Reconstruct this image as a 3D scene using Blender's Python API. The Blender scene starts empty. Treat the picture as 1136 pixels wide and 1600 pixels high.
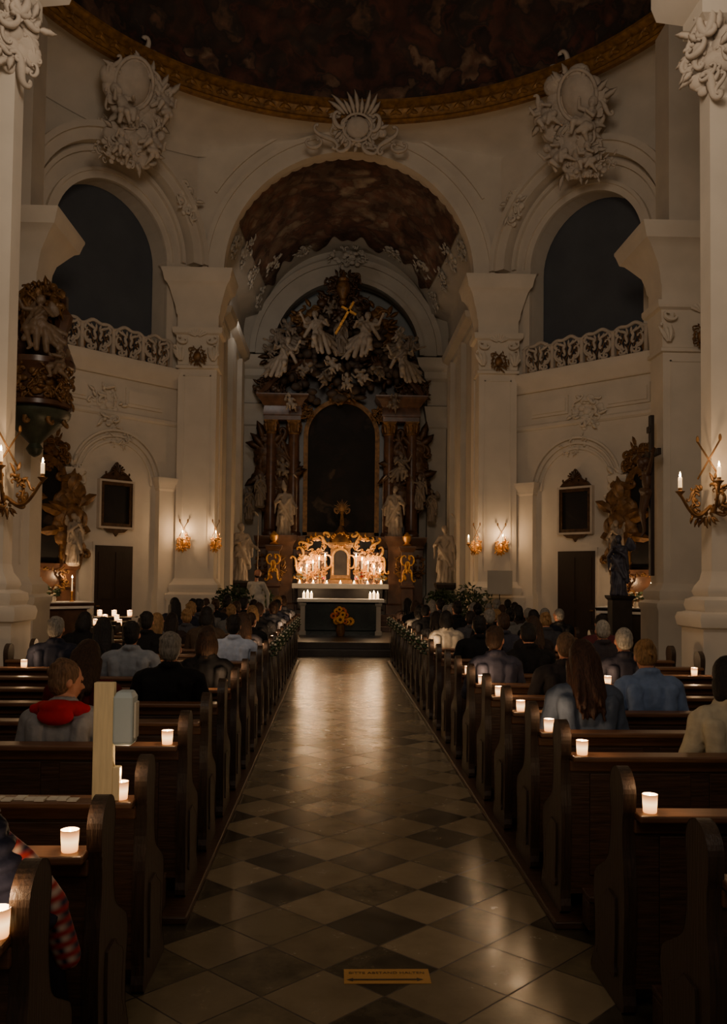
import bpy, bmesh, math, random
import numpy as np
from mathutils import Vector, Matrix
from mathutils import noise as mnoise
from mathutils.geometry import tessellate_polygon
pi=math.pi; cos=math.cos; sin=math.sin
random.seed(7)
SC=bpy.context.scene
COL=SC.collection
AX=0.08      # axis of the church architecture
HX=-0.04     # axis of the high altar

# ------------------------------------------------------------------ materials
def lin(c):
    return tuple((x/12.92 if x<=0.04045 else ((x+0.055)/1.055)**2.4) for x in c)
def newmat(name):
    m=bpy.data.materials.new(name); m.use_nodes=True
    nt=m.node_tree; b=nt.nodes['Principled BSDF']
    return m,nt,b
def mat(name,col,rough=.6,metal=0.,var=.15,scale=6.,bump=.15,stretch=(1,1,1),detail=4.,spec=.5,bd=.01,em=None):
    m,nt,b=newmat(name)
    c=lin(col)
    tc=nt.nodes.new('ShaderNodeTexCoord'); mp=nt.nodes.new('ShaderNodeMapping')
    mp.inputs['Scale'].default_value=stretch
    nt.links.new(tc.outputs['Object'],mp.inputs['Vector'])
    n=nt.nodes.new('ShaderNodeTexNoise'); n.inputs['Scale'].default_value=scale; n.inputs['Detail'].default_value=detail
    nt.links.new(mp.outputs['Vector'],n.inputs['Vector'])
    r=nt.nodes.new('ShaderNodeValToRGB')
    r.color_ramp.elements[0].position=.3; r.color_ramp.elements[1].position=.7
    r.color_ramp.elements[0].color=(*[max(0,x*(1-var)) for x in c],1)
    r.color_ramp.elements[1].color=(*[min(1,x*(1+var)) for x in c],1)
    nt.links.new(n.outputs['Fac'],r.inputs['Fac']); nt.links.new(r.outputs['Color'],b.inputs['Base Color'])
    b.inputs['Roughness'].default_value=rough; b.inputs['Metallic'].default_value=metal
    b.inputs['Specular IOR Level'].default_value=spec
    if em: b.inputs['Emission Color'].default_value=(*em[0],1); b.inputs['Emission Strength'].default_value=em[1]
    if bump>0:
        bp=nt.nodes.new('ShaderNodeBump'); bp.inputs['Strength'].default_value=bump; bp.inputs['Distance'].default_value=bd
        nt.links.new(n.outputs['Fac'],bp.inputs['Height']); nt.links.new(bp.outputs['Normal'],b.inputs['Normal'])
    return m
def emit(name,col,strength,base=(.9,.8,.6)):
    m,nt,b=newmat(name)
    b.inputs['Base Color'].default_value=(*base,1)
    b.inputs['Emission Color'].default_value=(*col,1)
    b.inputs['Emission Strength'].default_value=strength
    b.inputs['Roughness'].default_value=.3
    return m
def glow_glass(name):   # candle glass: brightest around the flame, dimmer orange at foot and rim
    m,nt,b=newmat(name); N=nt.nodes; L=nt.links
    tc=N.new('ShaderNodeTexCoord'); sx=N.new('ShaderNodeSeparateXYZ'); L.new(tc.outputs['Object'],sx.inputs[0])
    mr=N.new('ShaderNodeMapRange'); mr.inputs['From Min'].default_value=.0; mr.inputs['From Max'].default_value=.074
    L.new(sx.outputs[2],mr.inputs['Value'])
    r=N.new('ShaderNodeValToRGB'); e=r.color_ramp.elements
    e[0].position=0; e[0].color=(.50,.17,.04,1); e[1].position=1; e[1].color=(.13,.05,.015,1)
    a=e.new(.22); a.color=(.85,.36,.10,1); a=e.new(.5); a.color=(1.,.60,.25,1); a=e.new(.78); a.color=(.55,.21,.06,1)
    L.new(mr.outputs['Result'],r.inputs['Fac']); L.new(r.outputs['Color'],b.inputs['Emission Color'])
    b.inputs['Emission Strength'].default_value=3.4; b.inputs['Base Color'].default_value=(.8,.7,.6,1); b.inputs['Roughness'].default_value=.1
    return m
def fresco(name,cols,scale=.7,rough=.8):
    m,nt,b=newmat(name); N=nt.nodes; L=nt.links
    tc=N.new('ShaderNodeTexCoord')
    n0=N.new('ShaderNodeTexNoise'); n0.inputs['Scale'].default_value=scale*1.6; n0.inputs['Detail'].default_value=4
    L.new(tc.outputs['Object'],n0.inputs['Vector'])
    mx=N.new('ShaderNodeMix'); mx.data_type='VECTOR'; mx.inputs['Factor'].default_value=.38
    L.new(tc.outputs['Object'],mx.inputs[4]); 
    sc=N.new('ShaderNodeVectorMath'); sc.operation='SCALE'; sc.inputs['Scale'].default_value=2.0/scale; L.new(n0.outputs['Color'],sc.inputs[0]); L.new(sc.outputs[0],mx.inputs[5])
    vo=N.new('ShaderNodeTexVoronoi'); vo.feature='SMOOTH_F1'; vo.inputs['Scale'].default_value=scale*5.2; vo.inputs['Smoothness'].default_value=.35
    L.new(mx.outputs[1],vo.inputs['Vector'])
    sp=N.new('ShaderNodeSeparateColor'); L.new(vo.outputs['Color'],sp.inputs[0])
    n=N.new('ShaderNodeTexNoise'); n.inputs['Scale'].default_value=scale*6; n.inputs['Detail'].default_value=8; L.new(mx.outputs[1],n.inputs['Vector'])
    ad=N.new('ShaderNodeMath'); ad.operation='MULTIPLY_ADD'; ad.inputs[1].default_value=.5; L.new(sp.outputs[0],ad.inputs[0])
    m3=N.new('ShaderNodeMath'); m3.operation='MULTIPLY'; m3.inputs[1].default_value=.55; L.new(n.outputs['Fac'],m3.inputs[0]); L.new(m3.outputs[0],ad.inputs[2])
    r=N.new('ShaderNodeValToRGB'); el=r.color_ramp.elements
    k=len(cols); el[0].position=.2; el[0].color=(*lin(cols[0]),1); el[1].position=.85; el[1].color=(*lin(cols[-1]),1)
    for i in range(1,k-1):
        e=el.new(.2+.65*i/(k-1)); e.color=(*lin(cols[i]),1)
    L.new(ad.outputs[0],r.inputs['Fac'])
    sh=N.new('ShaderNodeMapRange'); sh.inputs['From Min'].default_value=0; sh.inputs['From Max'].default_value=.7; sh.inputs['To Min'].default_value=1.25; sh.inputs['To Max'].default_value=.5
    L.new(vo.outputs['Distance'],sh.inputs['Value'])
    mu=N.new('ShaderNodeVectorMath'); mu.operation='SCALE'; L.new(r.outputs['Color'],mu.inputs[0]); L.new(sh.outputs['Result'],mu.inputs['Scale'])
    L.new(mu.outputs[0],b.inputs['Base Color']); b.inputs['Roughness'].default_value=rough
    return m
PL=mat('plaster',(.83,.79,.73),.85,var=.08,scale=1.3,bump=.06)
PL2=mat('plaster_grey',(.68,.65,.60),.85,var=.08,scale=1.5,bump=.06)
STU=mat('stucco_white',(.76,.71,.65),.85,var=.10,scale=5,bump=.2)
MARB=mat('statue_white',(.74,.69,.62),.5,var=.06,scale=5,bump=.15)
BLUE=mat('blue_grey_plaster',(.60,.62,.62),.85,var=.08,scale=1.2,bump=.05)
GLZ=mat('window_glazing',(.27,.275,.28),.75,var=.15,scale=1.2,bump=.05,em=((.55,.57,.62),.004))  # faint emission added so the gallery panes read brighter
GOLD=mat('gilding',(.86,.63,.31),.42,.6,var=.35,scale=14,bump=.5,bd=.02)
GOLDD=mat('old_gilding',(.46,.33,.18),.5,.35,var=.45,scale=9,bump=.6,bd=.02)
RING=mat('ring_gilding',(.54,.39,.19),.5,.3,var=.4,scale=7,bump=.6,bd=.02)
BROWN=mat('brown_marble',(.33,.225,.16),.3,var=.45,scale=5,bump=.05,detail=8)
CARVE=mat('dark_gilded_carving',(.30,.21,.13),.45,.3,var=.45,scale=9,bump=.5,bd=.02)
RED=mat('red_marble',(.36,.26,.20),.28,var=.4,scale=4,bump=.05,detail=8)
DARKM=mat('dark_marble',(.18,.155,.135),.3,var=.4,scale=5,bump=.05,detail=8)
GREENM=mat('green_marble',(.10,.14,.125),.25,var=.4,scale=4,bump=.03,detail=8)
WOOD=mat('dark_oak',(.235,.16,.11),.45,var=.4,scale=7,bump=.25,stretch=(1,12,12),detail=6)
WOODV=mat('dark_oak_upright',(.19,.135,.095),.45,var=.4,scale=7,bump=.25,stretch=(12,12,1),detail=6)
WOODR=mat('worn_oak_rail',(.38,.26,.175),.4,var=.25,scale=7,bump=.15,stretch=(1,12,12),detail=6)
PINE=mat('light_pine',(.90,.83,.66),.5,var=.08,scale=9,bump=.1,stretch=(12,12,1))
DOORM=mat('door_wood',(.16,.11,.08),.5,var=.3,scale=7,bump=.2,stretch=(12,12,1))
PLAST=mat('pale_blue_plastic',(.70,.77,.79),.4,var=.03,scale=4,bump=.0)
CLOTHW=mat('altar_linen',(.95,.93,.88),.8,var=.04,scale=8,bump=.15)
LEAF=mat('leaf_green',(.14,.22,.10),.6,var=.4,scale=20,bump=.2)
RIB=mat('white_ribbon',(.42,.42,.36),.6,var=.1,scale=12,bump=.1)
PETW=mat('white_petals',(.80,.77,.69),.6,var=.1,scale=20,bump=.2)
PETY=mat('yellow_petals',(.92,.64,.14),.6,var=.2,scale=20,bump=.2)
PETR=mat('red_petals',(.65,.08,.06),.6,var=.2,scale=20,bump=.2)
PETO=mat('orange_petals',(.80,.40,.12),.6,var=.2,scale=20,bump=.2)
SEED=mat('sunflower_centre',(.20,.11,.05),.7,var=.3,scale=30,bump=.4)
WAX=emit('candle_wax',(1.,.62,.28),.9)
FLAME=emit('flame',(1.,.70,.36),55.)
CUP=emit('glowing_wax',(1.,.58,.24),4.)
GLASS=glow_glass('glowing_glass')
PAPER=mat('paper',(.8,.78,.72),.7,var=.05,scale=9,bump=.05)
SIGN=mat('yellow_floor_sticker',(.66,.49,.22),.5,var=.05,scale=9,bump=.0)
BLACK=mat('black_print',(.05,.045,.04),.5,var=.1,scale=9,bump=.0)
FR_D=fresco('dome_fresco',[(.12,.085,.07),(.22,.15,.12),(.36,.21,.16),(.27,.19,.15),(.20,.17,.15),(.42,.30,.23),(.56,.46,.37)],.55)
FR_V=fresco('vault_fresco',[(.24,.18,.16),(.42,.29,.23),(.34,.25,.21),(.50,.42,.36),(.46,.31,.25),(.56,.49,.42),(.64,.58,.50)],.55)
PAINT=fresco('oil_painting',[(.03,.03,.03),(.07,.055,.045),(.05,.045,.05),(.12,.08,.06),(.07,.065,.07),(.30,.24,.18)],.6)

def floor_material():
    m,nt,b=newmat('stone_tiles'); N=nt.nodes; L=nt.links
    tc=N.new('ShaderNodeTexCoord'); mp=N.new('ShaderNodeMapping')
    s=1/.368
    mp.inputs['Scale'].default_value=(s,s,s); mp.inputs['Rotation'].default_value=(0,0,pi/4); mp.inputs['Location'].default_value=(.32,-.435,0)
    L.new(tc.outputs['Object'],mp.inputs['Vector'])
    sx=N.new('ShaderNodeSeparateXYZ'); L.new(mp.outputs['Vector'],sx.inputs[0])
    def mth(op,a,bv=None,c=None):
        n=N.new('ShaderNodeMath'); n.operation=op
        for i,x in enumerate((a,bv,c)):
            if x is None: continue
            if isinstance(x,(int,float)): n.inputs[i].default_value=x
            else: L.new(x,n.inputs[i])
        return n.outputs[0]
    fx=mth('FLOOR',sx.outputs[0]); fy=mth('FLOOR',sx.outputs[1])
    par=mth('FLOORED_MODULO',mth('ADD',fx,fy),2)
    rx=mth('FRACT',sx.outputs[0]); ry=mth('FRACT',sx.outputs[1])
    ex=mth('MINIMUM',rx,mth('SUBTRACT',1,rx)); ey=mth('MINIMUM',ry,mth('SUBTRACT',1,ry))
    g=mth('LESS_THAN',mth('MINIMUM',ex,ey),.011)
    cb=N.new('ShaderNodeCombineXYZ'); L.new(fx,cb.inputs[0]); L.new(fy,cb.inputs[1])
    wn=N.new('ShaderNodeTexWhiteNoise'); L.new(cb.outputs[0],wn.inputs['Vector'])
    nz=N.new('ShaderNodeTexNoise'); nz.inputs['Scale'].default_value=5; nz.inputs['Detail'].default_value=8; nz.inputs['Roughness'].default_value=.65; L.new(tc.outputs['Object'],nz.inputs['Vector'])
    val=mth('ADD',mth('MULTIPLY',wn.outputs['Value'],.55),mth('MULTIPLY',nz.outputs['Fac'],.6))
    def ramp(c0,c1,p0=.15,p1=.9):
        r=N.new('ShaderNodeValToRGB'); r.color_ramp.elements[0].position=p0; r.color_ramp.elements[1].position=p1
        r.color_ramp.elements[0].color=(*lin(c0),1); r.color_ramp.elements[1].color=(*lin(c1),1); L.new(val,r.inputs['Fac']); return r.outputs['Color']
    light=ramp((.36,.32,.25),(.52,.47,.38)); dark=ramp((.20,.185,.15),(.42,.38,.30),.40,.78)
    mx=N.new('ShaderNodeMix'); mx.data_type='RGBA'; L.new(par,mx.inputs['Factor']); L.new(light,mx.inputs[6]); L.new(dark,mx.inputs[7])
    m2=N.new('ShaderNodeMix'); m2.data_type='RGBA'; L.new(g,m2.inputs['Factor']); L.new(mx.outputs[2],m2.inputs[6]); m2.inputs[7].default_value=(.03,.024,.02,1)
    L.new(m2.outputs[2],b.inputs['Base Color'])
    rr=mth('ADD',mth('MULTIPLY',nz.outputs['Fac'],.24),mth('ADD',.12,mth('MULTIPLY',g,.3)))
    L.new(rr,b.inputs['Roughness']); b.inputs['Specular IOR Level'].default_value=.36
    ge=N.new('ShaderNodeNewGeometry')   # every slab lies at a very slightly different tilt
    sb=N.new('ShaderNodeVectorMath'); sb.operation='SUBTRACT'; L.new(wn.outputs['Color'],sb.inputs[0]); sb.inputs[1].default_value=(.5,.5,.5)
    ss=N.new('ShaderNodeVectorMath'); ss.operation='SCALE'; ss.inputs['Scale'].default_value=.022; L.new(sb.outputs[0],ss.inputs[0])
    aa=N.new('ShaderNodeVectorMath'); aa.operation='ADD'; L.new(ge.outputs['Normal'],aa.inputs[0]); L.new(ss.outputs[0],aa.inputs[1])
    nn=N.new('ShaderNodeVectorMath'); nn.operation='NORMALIZE'; L.new(aa.outputs[0],nn.inputs[0])
    bp=N.new('ShaderNodeBump'); bp.inputs['Strength'].default_value=.28; bp.inputs['Distance'].default_value=.003
    h=mth('ADD',mth('MULTIPLY',nz.outputs['Fac'],1.0),mth('MULTIPLY',g,-1.5))
    L.new(h,bp.inputs['Height']); L.new(nn.outputs[0],bp.inputs['Normal']); L.new(bp.outputs['Normal'],b.inputs['Normal'])
    return m
FLOORM=floor_material()
_cc={}
def cloth(c,rough=.85):
    k=('c',)+tuple(c)
    if k not in _cc: _cc[k]=mat('fabric',c,rough,var=.14,scale=16,bump=.5,detail=5,spec=.2,bd=.012)
    return _cc[k]
def hairm(c):
    k=('h',)+tuple(c)
    if k not in _cc: _cc[k]=mat('hair',c,.6,var=.5,scale=16,bump=.9,stretch=(6,6,1),detail=6,bd=.012,spec=.3)
    return _cc[k]
SKIN=mat('skin',(.68,.47,.37),.55,var=.06,scale=12,bump=.05)
EYE=mat('eyes',(.25,.2,.18),.2,var=.1,bump=0)
LIP=mat('lips',(.55,.27,.23),.5,var=.1,bump=0)
SHOE=mat('shoe_leather',(.08,.07,.06),.4,var=.1,bump=.1)
PANTS=cloth((.10,.10,.13))

# ------------------------------------------------------------------ mesh builder
class MB:
    def __init__(s,M=None): s.v=[];s.f=[];s.m=[];s.M=M or Matrix.Identity(4)
    def add(s,vs,fs,m=0):
        o=len(s.v); flip=s.M.to_3x3().determinant()<0
        s.v+= [s.M@Vector(p) for p in vs]
        for f in fs:
            f=[o+i for i in f]
            if flip: f.reverse()
            s.f.append(f); s.m.append(m)
    def box(s,x0,x1,y0,y1,z0,z1,m=0):
        if x0>x1:x0,x1=x1,x0
        if y0>y1:y0,y1=y1,y0
        s.add([(x0,y0,z0),(x1,y0,z0),(x1,y1,z0),(x0,y1,z0),(x0,y0,z1),(x1,y0,z1),(x1,y1,z1),(x0,y1,z1)],
              [(0,3,2,1),(4,5,6,7),(0,1,5,4),(1,2,6,5),(2,3,7,6),(3,0,4,7)],m)
    def loft(s,rings,m=0,cap=True,closed=True):
        n=len(rings[0]); vs=[p for r in rings for p in r]; fs=[]
        for i in range(len(rings)-1):
            for j in range(n if closed else n-1):
                k=(j+1)%n
                fs.append((i*n+j,i*n+k,(i+1)*n+k,(i+1)*n+j))
        if cap: fs.append(tuple(range(n-1,-1,-1))); fs.append(tuple((len(rings)-1)*n+j for j in range(n)))
        s.add(vs,fs,m)
    def rect(s,x0,x1,y0,y1,levels,m=0):
        s.loft([[(x0-o,y0-o,z),(x1+o,y0-o,z),(x1+o,y1+o,z),(x0-o,y1+o,z)] for z,o in levels],m)
    def lathe(s,prof,c=(0,0,0),n=20,m=0):
        rs=[]
        for r,z in prof:
            rs.append([(c[0]+r*cos(2*pi*j/n),c[1]+r*sin(2*pi*j/n),c[2]+z) for j in range(n)])
        s.loft(rs,m)
    def ell(s,c,r,m=0,n=12,R=None):
        vs=[];fs=[];h=n//2+1
        c=Vector(c)
        def P(x,y,z):
            p=Vector((x*r[0],y*r[1],z*r[2]))
            if R is not None: p=R@p
            return c+p
        vs.append(P(0,0,-1))
        for i in range(1,h):
            a=-pi/2+pi*i/h
            for j in range(n): vs.append(P(cos(a)*cos(2*pi*j/n),cos(a)*sin(2*pi*j/n),sin(a)))
        vs.append(P(0,0,1)); t=len(vs)-1
        for j in range(n):
            k=(j+1)%n
            fs.append((0,1+k,1+j)); fs.append((t,1+(h-2)*n+j,1+(h-2)*n+k))
            for i in range(h-2): fs.append((1+i*n+j,1+i*n+k,1+(i+1)*n+k,1+(i+1)*n+j))
        s.add(vs,fs,m)
    def cone(s,a,b,ra,rb,m=0,n=10):
        a=Vector(a);b=Vector(b);d=b-a; L=d.length
        if L<1e-6: d=Vector((0,0,1))
        q=d.to_track_quat('Z','Y'); rs=[]
        for k in range(1,4):
            t=-pi/2+pi/2*k/4; rs.append((ra*cos(t),ra*sin(t)))
        rs.append((ra,0)); rs.append((rb,L))
        for k in range(1,4):
            t=pi/2*k/4; rs.append((rb*cos(t),L+rb*sin(t)))
        s.loft([[a+q@Vector((r*cos(2*pi*j/n),r*sin(2*pi*j/n),z)) for j in range(n)] for r,z in rs],m)
    def tube(s,pts,rad,m=0,n=6,flat=1.):
        pts=[Vector(p) for p in pts]; N=len(pts)
        if not isinstance(rad,(list,tuple)): rad=[rad]*N
        rings=[]; up=Vector((0,1,0))
        for i,p in enumerate(pts):
            t=(pts[min(i+1,N-1)]-pts[max(i-1,0)])
            if t.length<1e-9: t=Vector((0,0,1))
            t.normalize()
            a=up-t*up.dot(t)
            if a.length<1e-3: a=Vector((1,0,0))-t*t.x
            a.normalize(); b=t.cross(a)
            rings.append([p+(a*cos(2*pi*j/n)*flat+b*sin(2*pi*j/n))*rad[i] for j in range(n)])
        s.loft(rings,m)
    def plate(s,outer,holes=(),t=.1,m=0,y0=0.):
        polys=[outer]+list(holes)
        pl=[[Vector((x,z,0)) for x,z in p] for p in polys]
        tris=tessellate_polygon(pl); flat=[q for p in polys for q in p]; n=len(flat)
        vs=[(x,y0,z) for x,z in flat]+[(x,y0+t,z) for x,z in flat]; fs=[]
        for tr in tris:
            a,b,c=[flat[i] for i in tr]
            ar=(b[0]-a[0])*(c[1]-a[1])-(c[0]-a[0])*(b[1]-a[1])
            tr=tuple(tr) if ar>0 else tuple(reversed(tr))
            fs.append(tr); fs.append(tuple(n+i for i in reversed(tr)))
        o=0
        for k,p in enumerate(polys):
            ar=sum(p[i][0]*p[(i+1)%len(p)][1]-p[(i+1)%len(p)][0]*p[i][1] for i in range(len(p)))
            ccw=ar>0
            for i in range(len(p)):
                j=(i+1)%len(p); q=(o+i,n+o+i,n+o+j,o+j)
                q=q if (ccw==(k>0)) else tuple(reversed(q))
                fs.append(q)
            o+=len(p)
        s.add(vs,fs,m)
    def band(s,cx,zs,r0,r1,y0,y1,m=0,a0=0,a1=pi,n=32):
        rings=[]
        for i in range(n+1):
            a=a0+(a1-a0)*i/n; c_,s_=cos(a),sin(a)
            rings.append([(cx+r0*c_,y0,zs+r0*s_),(cx+r1*c_,y0,zs+r1*s_),(cx+r1*c_,y1,zs+r1*s_),(cx+r0*c_,y1,zs+r0*s_)])
        s.loft(rings,m)
    def build(s,name,mats,parent=None,origin=None,smooth=False,bevel=0):
        o=Vector(origin) if origin is not None else (parent.matrix_world.translation.copy() if parent is not None and parent.get('_w') else Vector((0,0,0)))
        me=bpy.data.meshes.new(name)
        me.from_pydata([tuple(p-o) for p in s.v],[],s.f)
        if not isinstance(mats,(list,tuple)): mats=[mats]
        for m in mats: me.materials.append(m)
        if len(mats)>1: me.polygons.foreach_set('material_index',s.m)
        if smooth:
            me.polygons.foreach_set('use_smooth',[True]*len(me.polygons))
        me.update()
        if smooth=='auto':
            try: me.set_sharp_from_angle(angle=math.radians(38))
            except Exception: pass
        ob=bpy.data.objects.new(name,me); COL.objects.link(ob)
        if parent is not None: ob.parent=parent
        elif origin is not None: ob.location=o
        if bevel:
            bv=ob.modifiers.new('b','BEVEL'); bv.width=bevel; bv.segments=2; bv.limit_method='ANGLE'
        return ob
def tag(ob,label,cat,group=None):
    ob['label']=label; ob['category']=cat
    if group: ob['group']=group
    return ob
def thing(name,label,cat,loc=(0,0,0),group=None):
    e=bpy.data.objects.new(name,None); e.empty_display_size=.1; COL.objects.link(e); e.location=loc
    e.matrix_world=Matrix.Translation(Vector(loc)); e['_w']=1
    return tag(e,label,cat,group)
def struct(ob): ob['kind']='structure'; return ob
def dup(src,loc,rotz=0.,scale=1.):
    def cp(o,par):
        c=o.copy()
        COL.objects.link(c)
        if par is not None: c.parent=par
        for ch in o.children: cp(ch,c)
        return c
    c=cp(src,None); c.location=loc; c.rotation_euler=(0,0,rotz)
    c.scale=(scale,)*3
    return c
def remove(o):
    for ch in list(o.children): remove(ch)
    bpy.data.objects.remove(o)

# ---------------------------------------------------------------- ornament helpers
def scroll(L,k0,k1,kind='C',n=26):
    x=y=0; ds=2./n; out=[]
    for i in range(n+1):
        t=-1+2*i/n
        h=k0*t+k1*t*t*t if kind=='C' else k0*t*t+k1*t**4
        out.append((x,y)); x+=cos(h)*ds*L/2; y+=sin(h)*ds*L/2
    cx=sum(p[0] for p in out)/len(out); cy=sum(p[1] for p in out)/len(out)
    return [(p[0]-cx,p[1]-cy) for p in out]
def add_scroll(mb,cx,cz,L,ang,kind='C',r=.04,y=0.,m=0,k0=1.2,k1=3.2,mirror=None,n=26,seg=5,depth=.0):
    P=scroll(L,k0,k1,kind,n); rad=[r*(.45+.75*(1-abs(2*i/n-1))) for i in range(n+1)]
    rad[0]=rad[-1]=r*.9; rad[1]=rad[-2]=r*.8
    for sg in ((1,) if mirror is None else (1,-1)):
        pts=[]
        for i,(a,b) in enumerate(P):
            X=cx+a*cos(ang)-b*sin(ang); Z=cz+a*sin(ang)+b*cos(ang)
            if sg<0: X=2*mirror-X
            pts.append((X,y-depth*sin(pi*i/n),Z))
        mb.tube(pts,rad,m,seg)
def leaf(mb,cx,cz,L,ang,w,y=0.,m=0,curl=.08):
    n=6; rings=[]
    for i in range(n+1):
        t=i/n; ww=w*sin(pi*min(1,t*.85+.12))*(1-.15*(i%2)); a=ang+curl*6*t*t
        x=cx+L*t*cos(ang)-L*.25*t*t*sin(ang)*curl*8; z=cz+L*t*sin(ang)+L*.25*t*t*cos(ang)*curl*8
        nx,nz=-sin(a),cos(a)
        yy=y-curl*L*sin(pi*t)
        rings.append([(x-nx*ww,yy+.01,z-nz*ww),(x,yy-.5*ww,z),(x+nx*ww,yy+.01,z+nz*ww),(x,yy+.03,z)])
    mb.loft(rings,m)
def shell(mb,cx,cz,R,a0,a1,n,y=0.,m=0,r=.04):
    for i in range(n):
        a=a0+(a1-a0)*i/(n-1)
        mb.tube([(cx+R*.2*cos(a),y,cz+R*.2*sin(a)),(cx+R*.6*cos(a),y-.5*r-.05*R,cz+R*.6*sin(a)),(cx+R*cos(a),y,cz+R*sin(a))],[r*.4,r,r*1.15],m,6)
def cartouche(mb,w,h,seed=1,y=0.,m=0,dens=1.,wild=0,crest=True,ring=True):
    rnd=random.Random(seed); r=.035*h
    if ring:
        mb.ell((0,y+.01,0),(w*.2,h*.07,h*.2),m,14)
        n=28
        mb.tube([(w*.23*cos(2*pi*i/n),y-h*.03,h*.24*sin(2*pi*i/n)) for i in range(n+1)],r*.8,m,6)
    if crest: shell(mb,0,h*.2,h*.27,pi*.12,pi*.88,9,y-.02,m,r*.8)
    add_scroll(mb,w*.3,h*.05,h*.55,pi/2-.1,'C',r,y-.03,m,mirror=0.)
    add_scroll(mb,w*.22,-h*.25,h*.5,-.5,'S',r,y-.03,m,mirror=0.)
    add_scroll(mb,w*.36,-h*.12,h*.35,.8,'C',r*.8,y-.02,m,mirror=0.)
    add_scroll(mb,w*.3,h*.3,h*.35,-.6,'S',r*.8,y-.02,m,mirror=0.)
    for i in range(int(9*dens)):
        a=rnd.uniform(-pi*.5,pi*.5); x=w*.3*cos(a); z=h*.32*sin(a)
        L=h*rnd.uniform(.1,.2); a2=a+rnd.uniform(-.7,.7)
        for sg in (1,-1):
            aa=a2 if sg>0 else pi-a2
            leaf(mb,sg*x,z,L,aa,h*.035,y-.03,m)
    for i in range(3):
        leaf(mb,(i-1)*w*.06,-h*.3,h*.2,-pi/2+(i-1)*.35,h*.04,y-.03,m)
    for i in range(wild):
        a=rnd.uniform(0,2*pi); q=rnd.uniform(.25,.52)
        add_scroll(mb,w*q*cos(a),h*q*sin(a),h*rnd.uniform(.15,.42),a+pi/2+rnd.uniform(-.9,.9),rnd.choice('CS'),r*rnd.uniform(.6,1.2),y-rnd.uniform(0,.1),m,k0=rnd.uniform(.6,1.6),k1=rnd.uniform(2,4))
        a=rnd.uniform(0,2*pi); q=rnd.uniform(.3,.5)
        leaf(mb,w*q*cos(a),h*q*sin(a),h*rnd.uniform(.1,.25),a+rnd.uniform(-.8,.8),h*.04,y-rnd.uniform(0,.1),m)
def rocaille(mb,w,h,seed,n=14,y=0.,lump=1.):
    """irregular flowing stucco: foam lumps, volutes and leaf sprays"""
    rn=random.Random(seed)
    for i in range(int(n*2.6)):
        a=rn.uniform(0,2*pi); q=rn.random()**.6*.42; s=rn.uniform(.05,.12)*h*lump
        mb.ell((w*q*cos(a),y+.03,h*q*sin(a)),(s*1.2,s*.6,s),n=10)
    for i in range(n):
        a=rn.uniform(0,2*pi); q=rn.uniform(.18,.5)
        add_scroll(mb,w*q*cos(a),h*q*sin(a),h*rn.uniform(.22,.5),a+pi/2+rn.uniform(-.6,.6),rn.choice('CS'),h*rn.uniform(.022,.042),y-rn.uniform(.0,.07),0,k0=rn.uniform(.6,1.6),k1=rn.uniform(2.2,4),seg=6)
    for i in range(n):
        a=rn.uniform(0,2*pi); q=rn.uniform(.2,.45)
        leaf(mb,w*q*cos(a),h*q*sin(a),h*rn.uniform(.12,.28),a+rn.uniform(-.5,.5),h*.055,y-rn.uniform(.0,.07))

# ================================================================== ROOM
fl=MB(); fl.add([(-9,-2,0),(9,-2,0),(9,31,0),(-9,31,0)],[(0,1,2,3)])
struct(fl.build('floor',FLOORM))
s=MB(); s.box(AX-3.3,AX+3.3,20.6,31,0,.15); s.box(AX-3.3,AX+3.3,20.95,31,.15,.3)
struct(s.build('trim_1',DARKM,bevel=.01))
s=MB(); s.box(HX-2.9,HX+2.9,25.2,29,.3,.45); s.box(HX-2.6,HX+2.6,25.55,29,.45,.6); s.box(HX-2.3,HX+2.3,25.9,29,.6,.75)
struct(s.build('trim_2',RED,bevel=.01))
def arc(cx,zs,r,n=32,a0=pi,a1=0):
    return [(cx+r*cos(a0+(a1-a0)*i/n),zs+r*sin(a0+(a1-a0)*i/n)) for i in range(n+1)]
AR,AZ=3.27,9.62
out=[(AX-4.9,0),(AX-AR,0)]+arc(AX,AZ,AR)+[(AX+AR,0),(AX+4.9,0),(AX+4.9,13.9),(AX-4.9,13.9)]
w=MB(); w.plate(out,t=.45,y0=23.)
struct(w.build('wall_front',PL))
t=MB()
t.band(AX,AZ,AR,AR+.42,22.86,23.05,n=48); t.band(AX,AZ,AR+.38,AR+.5,22.80,23.05,n=48); t.band(AX,AZ,AR-.05,AR+.06,22.80,23.1,n=48)
t.band(AX,AZ,4.05,4.12,22.93,23.02,a0=.55,a1=pi-.55)
struct(t.build('trim_3',PL,smooth='auto'))
MIRX=Matrix.Translation((2*AX,0,0))@Matrix.Scale(-1,4,(1,0,0))
for side,Mx in (('right',None),('left',MIRX)):
    w=MB(Mx); w.box(AX+3.3,AX+3.6,23.3,30,0,9.62); w.box(AX+3.15,AX+3.35,24.6,25.3,0.3,8.4); w.box(AX+3.15,AX+3.35,26.9,27.6,0.3,8.4)
    w.rect(AX+3.35,AX+3.45,23.3,30,[(8.3,0),(8.4,.12),(8.55,.12),(8.65,.3),(8.8,.34),(8.85,.1)])
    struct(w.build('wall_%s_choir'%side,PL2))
def vR(y): return AR+.05-.5*max(0,(y-23.3)/5.2)**1.3
v=MB(); n=48; rings=[]
ys=[23.3,24.3,25.3,26.3,27.3,28.5,29.9]
for i in range(n+1):
    a=pi*i/n; rings.append([(AX+vR(min(y,28.5))*cos(a)*(1 if abs(cos(a))<.97 else (AR+.05)/vR(min(y,28.5))),y,AZ+vR(min(y,28.5))*sin(a)) for y in ys])
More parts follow.
